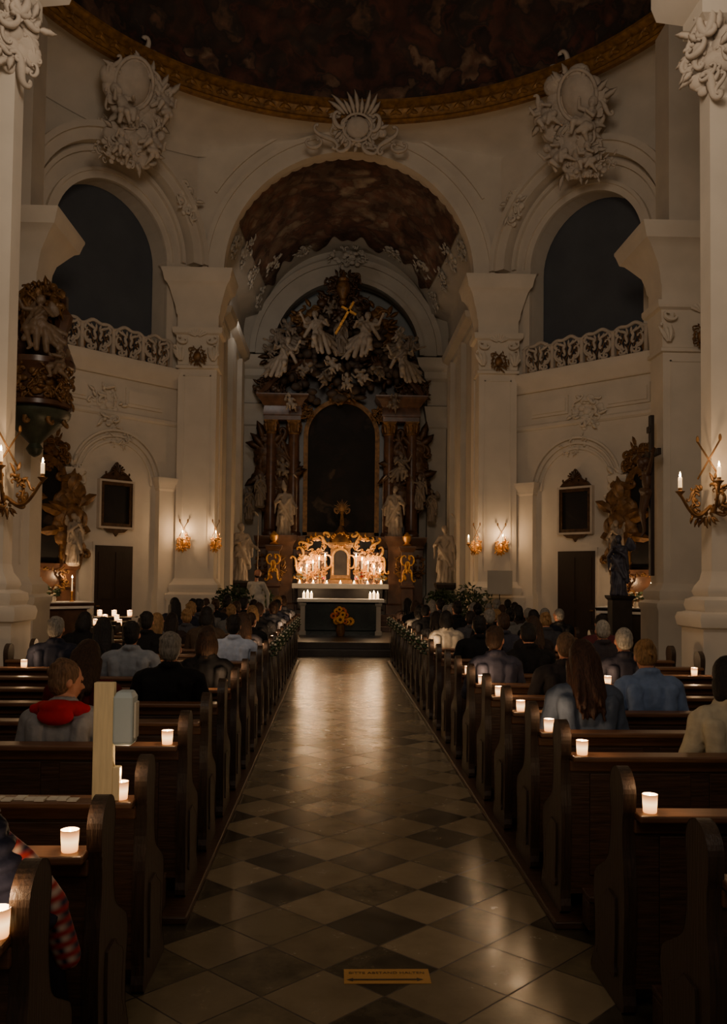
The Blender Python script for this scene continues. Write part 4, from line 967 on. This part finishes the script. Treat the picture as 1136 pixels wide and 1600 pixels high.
for sg in (1,-1):
    x=HX+sg*2.0; y=26.9
    th=thing('reliquary_pedestal','gilded scrolled reliquary pedestal flanking the altar','pedestal',(x,y,.75),'reliquary pedestals')
    b=MB(); b.rect(x-.17,x+.17,y-.15,y+.15,[(.75,.04),(.85,.04),(.9,0),(1.5,0),(1.55,.05),(1.6,.05),(1.62,0),(2.6,0),(2.65,.05),(2.75,.08),(2.78,.08)]); b.build('pedestal_body',RED,th)
    b=MB(Matrix.Translation((x,y-.18,2.15)))
    for u,z,L_,a,kd in ((.12,.2,.6,1.5,'C'),(.13,-.25,.6,1.6,'S'),(.05,0,.5,1.4,'S')): add_scroll(b,u,z,L_,a,kd,.03,-.03,mirror=0.)
    for q in range(4): leaf(b,-.06+.04*q,-.4+.2*q,.18,pi/2,.05,-.03)
    b.build('gilded_carving',GOLD,th,smooth='auto')
    b=MB(Matrix.Translation((x,y,2.78))); b.lathe([(.1,0),(.14,.04),(.06,.1),(.12,.2),(.13,.3),(.05,.38),(.02,.42)],n=14); b.build('gilded_vase',GOLD,th,smooth='auto')
def candlestick(x,y,z,h,ch,power):
    p=Vector((x,y,z)); th=thing('candlestick','gilded altar candlestick with lit white candle','candlestick',p,'high altar candlesticks')
    b=MB(Matrix.Translation(p)); b.lathe([(.07,0),(.07,.02),(.03,.05),(.015,.08),(.03,h*.4),(.015,h*.5),(.02,h*.7),(.012,h*.85),(.045,h*.95),(.045,h),(.001,h)],n=12); b.build('holder',GOLD,th,smooth='auto')
    b=MB(Matrix.Translation(p)); b.lathe([(.018,h),(.017,h+ch),(.001,h+ch)],n=10); b.build('candle',WAX,th,smooth='auto')
    b=MB(Matrix.Translation(p)); flame(b,0,0,h+ch+.005,2.2); b.build('flame',FLAME,th,smooth=True)
    plight(x,y,z+h+ch+.1,power,col=(1,.64,.34))
for sg in (1,-1):
    for k,(u,h,ch) in enumerate(((.46,.5,.30),(.64,.44,.26),(.82,.36,.24),(1.0,.28,.2),(1.18,.2,.16))):
        candlestick(HX+sg*u,26.66+.03*k,1.64,h,ch,9)
def bouquet(x,y,z,r,h,cols,label='mixed flower arrangement',seed=1,n=40,group=None,big=1.,sun=False):
    p=Vector((x,y,z)); th=thing('flower_arrangement',label,'flowers',p,group); T=Matrix.Translation(p); rn=random.Random(seed)
    v=MB(T); v.lathe([(r*.25,0),(r*.4,h*.15),(r*.3,h*.35),(r*.32,h*.37),(r*.001,h*.37)],n=14); v.build('vase',GOLDD,th,smooth='auto')
    l=MB(T)
    for k in range(n*2):
        a=rn.uniform(0,2*pi); q=rn.uniform(.2,1); base=Vector((0,0,h*.35)); tip=Vector((cos(a)*r*q,sin(a)*r*q*.8,h*(.4+.6*rn.random()*(1.2-q))))
        d=(tip-base); side=d.cross(Vector((0,0,1))).normalized()*r*.12; mid=base+d*.6
        l.add([base,mid-side,tip,mid+side+Vector((0,0,.01))],[(0,1,2,3)])
    l.build('leaves',LEAF,th); sd=MB(T)
    for ci,c_ in enumerate(cols):
        f=MB(T)
        for k in range(n//len(cols)):
            a=rn.uniform(0,2*pi); q=rn.uniform(.1,.9); c=Vector((cos(a)*r*q,sin(a)*r*q*.8-.05*r,h*(.42+.5*rn.random()*(1.15-q)))); s=r*rn.uniform(.1,.16)*big
            m_=12 if sun else 7
            for j in range(m_):
                b_=2*pi*j/m_; f.ell(c+Vector((cos(b_)*s,-s*.3,sin(b_)*s)),(s*.5,s*.2,s*.5) if not sun else (s*.3+s*.35*abs(cos(b_)),s*.15,s*.3+s*.35*abs(sin(b_))),n=6)
            (sd if sun else f).ell(c+Vector((0,-s*.4,0)),(s*.6,s*.3,s*.6),n=6)
        f.build('blossoms',c_,th)
    if sun: sd.build('flower_centres',SEED,th)
    return th
bouquet(HX-.62,26.52,1.64,.17,.36,[PETR,PETY,PETW],label='red and white roses in vase on altar',seed=3,group='altar flowers')
bouquet(HX+.6,26.52,1.64,.17,.36,[PETR,PETY,PETW],label='red and white roses in vase on altar',seed=4,group='altar flowers')
bouquet(HX-1.2,26.5,1.64,.2,.34,[PETW,PETY],label='white flowers in vase on altar',seed=5,group='altar flowers')
bouquet(HX+1.2,26.5,1.64,.2,.34,[PETW,PETY],label='white flowers in vase on altar',seed=6,group='altar flowers')
th=thing('altar_table','dark green marble free-standing altar with pale corner posts','altar',(HX,24,.3))
b=MB(); b.rect(HX-.95,HX+.95,23.75,24.45,[(.3,.04),(.4,.04),(.43,0),(1.12,0),(1.15,.05),(1.2,.1),(1.22,.1)]); b.build('table_body',GREENM,th)
for sg in (1,-1):
    b=MB(); x=HX+sg*1.0; b.rect(x-.06,x+.06,23.68,23.8,[(.3,.03),(.4,.03),(.42,0),(1.05,0),(1.1,.03),(1.14,.03)]); b.build('corner_post',PL2,th)
b=MB(); b.box(HX-1.15,HX+1.15,23.60,24.5,1.22,1.25); b.box(HX-1.15,HX+1.15,23.59,23.60,1.17,1.25); b.build('altar_cloth',CLOTHW,th)
def pillar_candle(x,y,z,h=.14,power=2.,grp='altar pillar candles'):
    th=thing('pillar_candle','short lit white pillar candle','candle',(x,y,z),grp)
    b=MB(Matrix.Translation((x,y,z))); b.lathe([(.035,0),(.035,h),(.02,h-.01),(.001,h-.012)],n=14); b.build('candle',CUP,th,smooth='auto')
    b=MB(Matrix.Translation((x,y,z))); flame(b,0,0,h-.01,1.4); b.build('flame',FLAME,th,smooth=True)
    plight(x,y,z+h+.08,power)
for sg in (1,-1):
    for k in range(3): pillar_candle(HX+sg*(.78+.1*k),23.85,1.25,.15+.03*(k%2),6.)
for k in range(7): pillar_candle(HX-1.2+.4*k,26.42,1.64,.05,4.,'small candles along altar edge')
bouquet(HX+.0,23.3,.3,.30,.86,[PETY,PETY,PETO],label='sunflower arrangement standing before green marble altar',seed=9,n=15,big=1.5,sun=True)
for x,y,s_ in ((AX-2.7,21.4,.5),(AX+2.95,21.4,.6),(AX+2.6,24.4,.4),(AX-2.3,24.6,.35)):
    rn=random.Random(int(x*10)); p=Vector((x,y,.3)); th=thing('potted_shrub','dark green leafy shrub in pot beside chancel','plant',p,'chancel shrubs')
    b=MB(Matrix.Translation(p)); b.lathe([(.14,0),(.18,.3),(.2,.32),(.17,.32),(.001,.3)],n=14); b.build('pot',RED,th,smooth='auto')
    b=MB(Matrix.Translation(p)); b.tube([(0,0,.3),(.02,0,.7),(0,.02,1.0)],.02)
    for k in range(420):
        d=Vector((rn.gauss(0,1),rn.gauss(0,1),rn.gauss(0,1))).normalized()*s_*rn.uniform(.4,1); c=Vector((0,0,.95))+Vector((d.x,d.y,d.z*.75))
        u=Vector((rn.gauss(0,1),rn.gauss(0,1),rn.gauss(0,1))).normalized(); v=u.orthogonal().normalized()
        b.add([c-u*.07,c+v*.03,c+u*.07,c-v*.03],[(0,1,2,3)])
    b.build('foliage',LEAF,th)
for sg,x in ((-1,-2.9),(1,2.98)):
    b=MB(); b.rect(x-.22,x+.22,25.55,25.95,[(.3,.06),(.42,.06),(.46,0),(1.5,0),(1.55,.05),(1.65,.08),(1.7,.08)]); tag(b.build('pedestal',DARKM,origin=(x,25.75,.3)),'dark stone pedestal carrying a statue','pedestal','statue pedestals')
    statue('saint',x,25.75,1.7,pi-.5 if sg>0 else pi+.5,.98,label='pale standing saint statue on pedestal',group='chancel statues',mt=W2)
for sg in (-1,1):
    statue('pray',HX+sg*2.85,27.9,3.6,pi-sg*.4,.6,group='altar flank figures',mt=WHD)
pm=[]
for p in robed('pray'):
    z=p[1][2]
    if p[0]=='E': pm.append(('E',p[1],p[2],0 if z>1.46 or z>1.24 and abs(p[1][0])<.1 and p[1][1]>.2 else 1,p[4]))
    else: pm.append(('C',p[1],p[2],p[3],p[4],0 if min(p[1][2],p[2][2])>1.27 and p[3]<.055 else 1))
me=fig('person_body',pm,.012,[SKIN,cloth((.72,.70,.66))])
ob=bpy.data.objects.new('person',me); COL.objects.link(ob); ob.location=(-2.2,22.9,.3); ob.rotation_euler=(0,0,-.3); tag(ob,'person standing in white vestment beside the altar','person')
hm=fig('hair',xf(hair_prims('crop'),Matrix.Translation((0,.02,1.47))@Matrix.Rotation(.4,4,'Z')@Matrix.Rotation(.2,4,'Y')),.01,[hairm((.2,.16,.13))],1); h=bpy.data.objects.new('hair',hm); COL.objects.link(h); h.parent=ob
th=thing('music_stand','white board on slim metal stand before pier','stand',(3.75,21.4,0))
b=MB(); b.tube([(3.75,21.4,0),(3.75,21.4,1.5)],.015); b.lathe([(.2,0),(.2,.02),(.02,.04)],(3.75,21.4,0),14); b.build('stand_pole',SHOE,th)
b=MB(); b.box(3.45,4.05,21.36,21.39,1.45,2.02); b.build('board',PL2,th,bevel=.004)

# ------------------------------------------------------------------ PEWS
LEN=2.72
def smoothpoly(p,k=4):
    out=[];n=len(p)
    for i in range(n):
        a,b,c,d=[Vector((*p[(i+j-1)%n],0)) for j in range(4)]
        for q in range(k):
            t=q/k; v=.5*((2*b)+(-a+c)*t+(2*a-5*b+4*c-d)*t*t+(-a+3*b-3*c+d)*t**3); out.append((v.x,v.y))
    return out
prof=[(0.0,.0),(.40,0),(.40,.08),(.37,.14),(.37,.28),(.39,.38),(.37,.46),(.29,.51),(.18,.58),(.145,.70),(.145,.82),(.155,.90),(.13,.96),(.07,.985),(.01,.965),(-.03,.91),(-.03,.83),(-.02,.77),(-.02,.66),(-.04,.52),(-.04,.35),(-.02,.12)]
profS=smoothpoly(prof)
def pew_proto(side):
    F=Matrix.Scale(side,4,(1,0,0)); th=thing('pew','dark carved oak church pew with curved end panel','pew',(0,0,0),'church pews')
    for x0 in (0.,LEN):
        Mp=F@Matrix(((0,1,0,x0),(1,0,0,0),(0,0,1,0),(0,0,0,1)))
        b=MB(Mp); b.plate(profS,t=.05)
        b.plate([(.55*(y-.17)+.17,.55*(z-.3)+.28) for y,z in profS if z<.62],t=.066,y0=-.008)
        b.build('pew_end',WOODV,th,bevel=.008)
    b=MB(F); b.box(.05,LEN,-.015,.015,.1,.80)
    for k in range(4):
        x0=.15+k*(LEN-.2)/4; x1=x0+(LEN-.2)/4-.1; b.rect(x0,x1,-.028,-.015,[(.2,0),(.72,0)])
    b.build('backrest',WOOD,th,bevel=.004)
    b=MB(F); b.box(.045,LEN+.01,-.10,.035,.79,.82); b.box(.045,LEN+.01,-.03,.03,.73,.79); b.build('book_rest',WOODR,th,bevel=.008)
    b=MB(F); b.box(.045,LEN+.01,.02,.37,.425,.45); b.box(.045,LEN,.32,.34,.1,.425); b.build('seat',WOOD,th,bevel=.006)
    b=MB(F); b.box(.08,LEN-.02,-.26,-.12,.14,.17); b.box(.08,.11,-.25,-.13,0,.14); b.box(LEN-.06,LEN-.03,-.25,-.13,0,.14); b.build('kneeler',WOOD,th,bevel=.006)
    return th
rowsL=[2.42,3.15,3.88,4.92]+[5.72+.82*k for k in range(17)]
rowsR=[2.85,3.68,4.68]+[5.40+.82*k for k in range(17)]
def pz(y): return .0 if y<4.6 else .04
pl,prr=pew_proto(-1),pew_proto(1)
for y in rowsL: dup(pl,(-.985,y,pz(y)))
for y in rowsR: dup(prr,(.985,y,pz(y)))
remove(pl); remove(prr)
b=MB(); b.box(-.93,-3.8,4.62,19.2,0,.04); struct(b.build('trim_11',WOOD,bevel=.008))
b=MB(); b.box(.93,3.8,4.55,19.2,0,.04); struct(b.build('trim_12',WOOD,bevel=.008))

def votive_proto():
    th=thing('votive_candle','lit votive candle in glowing clear glass','candle',(0,0,0),'votive candles on pews')
    b=MB(); b.lathe([(.024,.004),(.026,.028),(.022,.030),(.001,.028)],n=18); b.build('wax',CUP,th,smooth='auto')
    b=MB(); b.lathe([(.001,0),(.026,0),(.0275,.004),(.028,.02),(.029,.036),(.030,.052),(.031,.074),(.0295,.074),(.027,.033),(.001,.0325)],n=20); b.build('glass',GLASS,th,smooth='auto')
    b=MB(); flame(b,0,0,.034,.95); b.build('flame',FLAME,th,smooth=True)
    return th
# votive rack standing in the side aisle
th=thing('votive_rack','dark iron votive rack with stepped shelves in side aisle','rack',(-4.1,15.6,0))
b=MB()
for x in (-4.5,-3.7):
    for y in (15.3,15.9): b.box(x-.02,x+.02,y-.02,y+.02,0,.95)
b.build('legs',SHOE,th)
b=MB()
for k in range(3): b.box(-4.55,-3.65,15.28+.22*k,15.48+.22*k,.92+.07*k,.94+.07*k)
b.build('shelf',SHOE,th)
vp=votive_proto()
cand=[]
for i,y in enumerate(rowsL):
    if i in (4,5,8,9,12,15): continue
    cand.append((-1.06 if i==0 else -1.09,y-.04,.82+pz(y)))
for i,y in enumerate(rowsR):
    if i in (0,8,9,12,14,17): continue
    cand.append((1.09,y-.04,.82+pz(y)))
for x,r_,rows in ((-3.25,8,rowsL),(3.3,7,rowsR),(3.3,14,rowsR),(2.2,6,rowsR),(-3.4,11,rowsL),(-2.2,9,rowsL),(3.2,9,rowsR)): cand.append((x,rows[r_]-.04,.86))
for x,k in ((-4.4,0),(-4.15,1),(-4.25,0),(-3.95,1),(-4.05,2),(-3.78,2),(-3.85,0),(-4.3,2)): cand.append((x,15.38+.22*k,.94+.07*k))
for x,y,z in cand:
    dup(vp,(x,y,z),scale=1.4 if y>15.2 and x<-3.6 else 1.); plight(x,y,z+.115,2.0 if y<6 else 3.0)
remove(vp)

def posy(sg):
    th=thing('pew_posy','white ribbon and flower posy tied to pew end','flowers',(0,0,0),'pew end posies')
    b=MB(); b.loft([[(-.004*sg,.03,0),(0,-.03,0)],[(-.02*sg,.035,-.2),(-.02*sg,-.03,-.2)],[(-.005*sg,.05,-.45),(-.01*sg,-.02,-.45)],[(-.015*sg,.06,-.7),(-.02*sg,-.0,-.7)]],cap=False,closed=False)
    b.loft([[(-.01*sg,.01,0),(-.01*sg,-.05,0)],[(-.03*sg,-.0,-.25),(-.03*sg,-.07,-.25)],[(-.02*sg,-.02,-.55),(-.02*sg,-.09,-.55)]],cap=False,closed=False); b.build('ribbon',RIB,th)
    rn=random.Random(2); b=MB(); c=MB()
    for k in range(22):
        v=Vector((-sg*rn.uniform(.0,.07),rn.uniform(-.07,.07),rn.uniform(-.06,.1))); (b if k%2 else c).ell(v,(.016,.018,.016) if k%2 else (.03,.03,.015),n=6)
    b.build('blossoms',PETW,th); c.build('leaves',LEAF,th); return th
for sg,rows in ((-1,rowsL),(1,rowsR)):
    p0=posy(sg)
    for y in rows[10:20]: dup(p0,(sg*.965,y+.08,.90))
    remove(p0)

th=thing('hand_sanitizer_stand','pale pine post with pale blue dispenser standing on pew rail','stand',(-1.16,3.84,.82))
b=MB(); b.box(-1.205,-1.12,3.81,3.85,.82,1.31); b.build('post',PINE,th,bevel=.004)
b=MB(); b.box(-1.12,-1.09,3.805,3.845,.82,.96); b.build('foot',PINE,th,bevel=.004)
b=MB(); b.rect(-1.117,-1.035,3.78,3.88,[(1.05,-.01),(1.06,0),(1.25,0),(1.275,-.012)]); b.build('dispenser',PLAST,th,bevel=.008)
b=MB(); b.box(-1.035,-1.025,3.80,3.86,1.08,1.23); b.build('dispenser_window',PAPER,th,bevel=.003)
b=MB()
for k in range(22):
    b.box(-1.30-.045*k,-1.26-.045*k,3.785+.012*(k%3),3.84+.012*(k%3),.821,.826+.003*(k%2))
o_=tag(b.build('paper_strip',PAPER,origin=(-1.8,3.8,.82)),'row of pale paper slips lying on pew rail','paper'); o_['kind']='stuff'
th=thing('floor_sticker','yellow floor marking sticker with black lettering and arrow','sticker',(.05,4.03,0))
b=MB(); b.box(-.14,.24,3.955,4.10,.0005,.002); b.build('sticker_base',SIGN,th)
cu=bpy.data.curves.new('lettering','FONT'); cu.body='BITTE ABSTAND HALTEN'; cu.size=.030; cu.align_x='CENTER'; cu.extrude=.0002
t=bpy.data.objects.new('tmp',cu); COL.objects.link(t); dg=bpy.context.evaluated_depsgraph_get(); dg.update()
me=bpy.data.meshes.new_from_object(t.evaluated_get(dg)); bpy.data.objects.remove(t); me.materials.clear(); me.materials.append(BLACK)
t=bpy.data.objects.new('lettering',me); COL.objects.link(t); t.parent=th; t.location=(0,.02,.0026)
b=MB(); b.box(-.10,.18,3.985,4.0,.0022,.0028); b.add([(.18,3.975,.0025),(.21,3.9925,.0025),(.18,4.01,.0025)],[(0,1,2)]); b.add([(-.10,3.975,.0025),(-.10,4.01,.0025),(-.13,3.9925,.0025)],[(0,1,2)]); b.build('arrow',BLACK,th)

# ------------------------------------------------------------------ CONGREGATION
def sit(side,x,row,var,style,hc,cc,label,scale=1.,rotz=0.,dz=0.,**k):
    rows=rowsL if side=='L' else rowsR; y=rows[row]
    return person(x,y+.05,pz(y)+dz,var,style,hc,cc,scale=scale,rotz=rotz,label=label,**k)
DK=(.07,.055,.05); BR=(.20,.13,.08); GR=(.46,.44,.41); BL=(.50,.38,.24); LG=(.55,.53,.49)
NV=(.10,.11,.16); BK=(.07,.07,.08)
boy=sit('L',-1.72,3,'profile','fluffy',(.40,.30,.22),(.50,.50,.51),'person with tousled hair in grey hoodie with red hood',scale=.95)
hp=[E((0,.06,1.045),(.115,.09,.045),0),C((-.10,.10,1.03),(.10,.10,1.03),.05,.05,0),E((0,.015,1.0),(.11,.045,.055),0),C((-.11,.10,1.03),(-.06,.22,.98),.04,.03,0),C((.11,.10,1.03),(.06,.22,.98),.04,.03,0),C((-.15,.10,1.03),(.15,.10,1.03),.03,.03,0)]
hm=fig('hood',hp,.01,[cloth((.62,.09,.12))]); h=bpy.data.objects.new('hood',hm); COL.objects.link(h); h.parent=boy; h['label']='red hood of hoodie'
sit('L',-1.84,4,'bowed','long',BR,(.30,.07,.08),'person with long brown hair in dark red top')
sit('L',-1.42,5,'man','short',GR,BK,'grey-haired person in black jacket')
sit('L',-1.27,6,'woman','bob',BR,BK,'person with brown bob in black top')
sit('L',-2.08,7,'man','short',DK,(.48,.50,.53),'dark-haired person in light grey shirt')
sit('L',-3.02,8,'man','short',GR,(.12,.13,.18),'grey-haired person in dark navy jacket')
sit('L',-2.55,8,'woman','long',DK,BK,'dark-haired person in black coat')
sit('L',-3.22,10,'bowed','bob',DK,BK,'dark-haired person in black coat')
sit('L',-1.32,9,'man','short',DK,(.62,.66,.74),'dark-haired person in pale blue shirt')
sit('L',-1.3,10,'woman','long',BR,(.25,.24,.26),'person with long brown hair in dark jacket')
sit('L',-2.45,10,'man','short',DK,BK,'dark-haired person in black coat')
w_=person(-1.20,2.46,0,'woman','bob',DK,(.10,.11,.16),pants=(.12,.1,.14),label='person in dark quilted puffer jacket with plaid scarf',scale=1.04,tilt=-.17)
m,nt,bb=newmat('plaid'); N=nt.nodes
tcn=N.new('ShaderNodeTexCoord'); wv=N.new('ShaderNodeTexWave'); wv.inputs['Scale'].default_value=9; wv2=N.new('ShaderNodeTexWave'); wv2.bands_direction='Z'; wv2.inputs['Scale'].default_value=9
nt.links.new(tcn.outputs['Object'],wv.inputs['Vector']); nt.links.new(tcn.outputs['Object'],wv2.inputs['Vector'])
mxx=N.new('ShaderNodeMix'); mxx.data_type='RGBA'; mxx.inputs[6].default_value=(*lin((.10,.12,.22)),1); mxx.inputs[7].default_value=(*lin((.75,.66,.6)),1); nt.links.new(wv.outputs['Fac'],mxx.inputs['Factor'])
mx2=N.new('ShaderNodeMix'); mx2.data_type='RGBA'; mx2.inputs[7].default_value=(*lin((.6,.12,.12)),1); nt.links.new(mxx.outputs[2],mx2.inputs[6]); nt.links.new(wv2.outputs['Fac'],mx2.inputs['Factor']); nt.links.new(mx2.outputs[2],bb.inputs['Base Color']); bb.inputs['Roughness'].default_value=.9
sc_=fig('scarf',[C((.16,.16,1.0),(.255,.16,.86),.03,.05),C((.255,.16,.86),(.30,.20,.72),.05,.055),C((.30,.20,.72),(.31,.26,.56),.05,.04)],.01,[m]); h=bpy.data.objects.new('scarf',sc_); COL.objects.link(h); h.parent=w_; h['label']='red, white and navy plaid scarf'
qt=[]
for k in range(8):
    t_=k/7; c=Vector((.15,.12,1.02))*(1-t_)+Vector((.255,.14,.70))*t_; qt.append(E(c,(.085,.095,.030)))
for k in range(6): qt.append(E((0,.12,.62+.075*k),(.20,.15,.042)))
qm=fig('quilted_jacket',qt,.009,[cloth((.12,.13,.20))],1); h=bpy.data.objects.new('quilted_jacket',qm); COL.objects.link(h); h.parent=w_
sit('R',1.37,3,'woman','long',(.20,.12,.08),(.27,.31,.38),'person with long wavy brown hair in blue-grey top',scale=1.03)
sit('R',2.08,4,'bowed','bun',BL,(.40,.48,.62),'person with blond bun in light blue jacket',scale=1.0)
sit('R',1.98,2,'woman','bob',DK,(.66,.63,.55),'dark-haired person in cream patterned sweater')
sit('R',2.42,6,'man','crop',LG,(.13,.13,.17),'white-haired person in dark jacket')
sit('R',1.68,5,'man','crop',(.33,.25,.18),(.12,.11,.12),'person with short brown hair in dark jacket')
sit('R',1.75,7,'bowed','short',DK,BK,'dark-haired person in black coat')
sit('R',1.25,6,'turned','short',BR,(.20,.20,.25),'brown-haired person in dark jacket turning head')
sit('R',2.72,8,'man','crop',LG,(.2,.18,.2),'white-haired person in dark coat')
sit('R',2.15,9,'woman','long',BR,(.14,.12,.12),'brown-haired person in dark coat')
sit('R',3.2,10,'man','short',DK,(.28,.13,.15),'dark-haired person in maroon sweater')
sit('R',1.32,11,'woman','bob',DK,(.60,.57,.52),'dark-haired person in cream top')
sit('R',1.95,10,'woman','short',BR,(.2,.2,.24),'brown-haired person in dark jacket')
sit('R',1.5,9,'man','short',DK,BK,'dark-haired person in black coat')
sit('R',2.05,12,'man','short',GR,BK,'grey-haired person in black jacket')
sit('R',2.7,12,'woman','long',DK,BK,'dark-haired person in black coat')
sit('R',2.7,11,'bowed','bun',BL,(.2,.2,.22),'blond person in dark jacket seated in pew')
rn=random.Random(11)
HC=[('dark-haired',DK),('brown-haired',BR),('grey-haired',GR),('dark-haired',DK),('blond',BL),('dark-haired',(.1,.07,.05))]
CC=[('black coat',BK),('navy jacket',NV),('dark jacket',(.17,.13,.12)),('grey jacket',(.24,.24,.26)),('brown jacket',(.26,.21,.17)),('black coat',(.09,.09,.1)),('grey shirt',(.38,.37,.36))]
def crowd(side,rows,xs,n):
    for r_ in rows:
        for x in rn.sample(xs,n):
            hn,hc=rn.choice(HC); cn,cc=rn.choice(CC)
            sit(side,x+rn.uniform(-.06,.06),r_,rn.choice(['man','woman','bowed','turned','turned2']),rn.choice(['short','bob','long','crop','short','fluffy','bun']),hc,cc,'%s person in %s seated in pew'%(hn,cn),scale=rn.uniform(.95,1.05),rotz=rn.uniform(-.12,.12))
xs=[-1.35,-1.9,-2.45,-2.95]
crowd('L',[11,13,15,17],xs[:3],2); crowd('L',[12,14],xs[:3],2); crowd('L',[16,18,19],xs,3); crowd('L',[20],xs,4)
xs=[1.35,1.9,2.45,3.0,3.45]
crowd('R',[13,15,17],xs,4); crowd('R',[14,16,18],xs,3); crowd('R',[19],xs,4)

# ------------------------------------------------------------------ lights & world
wd=bpy.data.worlds.new('w'); SC.world=wd; wd.use_nodes=True
bg=wd.node_tree.nodes['Background']; bg.inputs[0].default_value=(1.,.82,.66,1); bg.inputs[1].default_value=.05
def area(loc,target,size,p,col):  # unseen fill light, added to brighten nave walls, vaults and apse
    l=bpy.data.lights.new('fill_light_data','AREA'); l.energy=p; l.size=size; l.color=col; o=bpy.data.objects.new('fill_light',l); COL.objects.link(o); o.location=loc
    o.rotation_euler=(Vector(target)-Vector(loc)).to_track_quat('-Z','Y').to_euler(); return o
area((0,4.5,8.8),(0,22,12.6),3,290,(1,.82,.64))
area((0,-1.5,6.5),(0,20,6),4,125,(1,.79,.60))
area((-2.5,24.1,8.8),(0,29,8.5),.8,15,(1,.90,.80))
cd=bpy.data.cameras.new('camera'); cam=bpy.data.objects.new('camera',cd); COL.objects.link(cam); SC.camera=cam
cd.sensor_width=36; cd.lens=1400/1600*36; cd.shift_y=53/1600; cd.clip_end=200
cam.matrix_world=Matrix.Translation((-.2,0,1.75))@Matrix.Rotation(-math.atan(44/1400),4,'Z')@Matrix.Rotation(math.radians(90+2.2),4,'X')@Matrix.Rotation(math.radians(.6),4,'Z')
for o in bpy.data.objects:
    if '_w' in o: del o['_w']
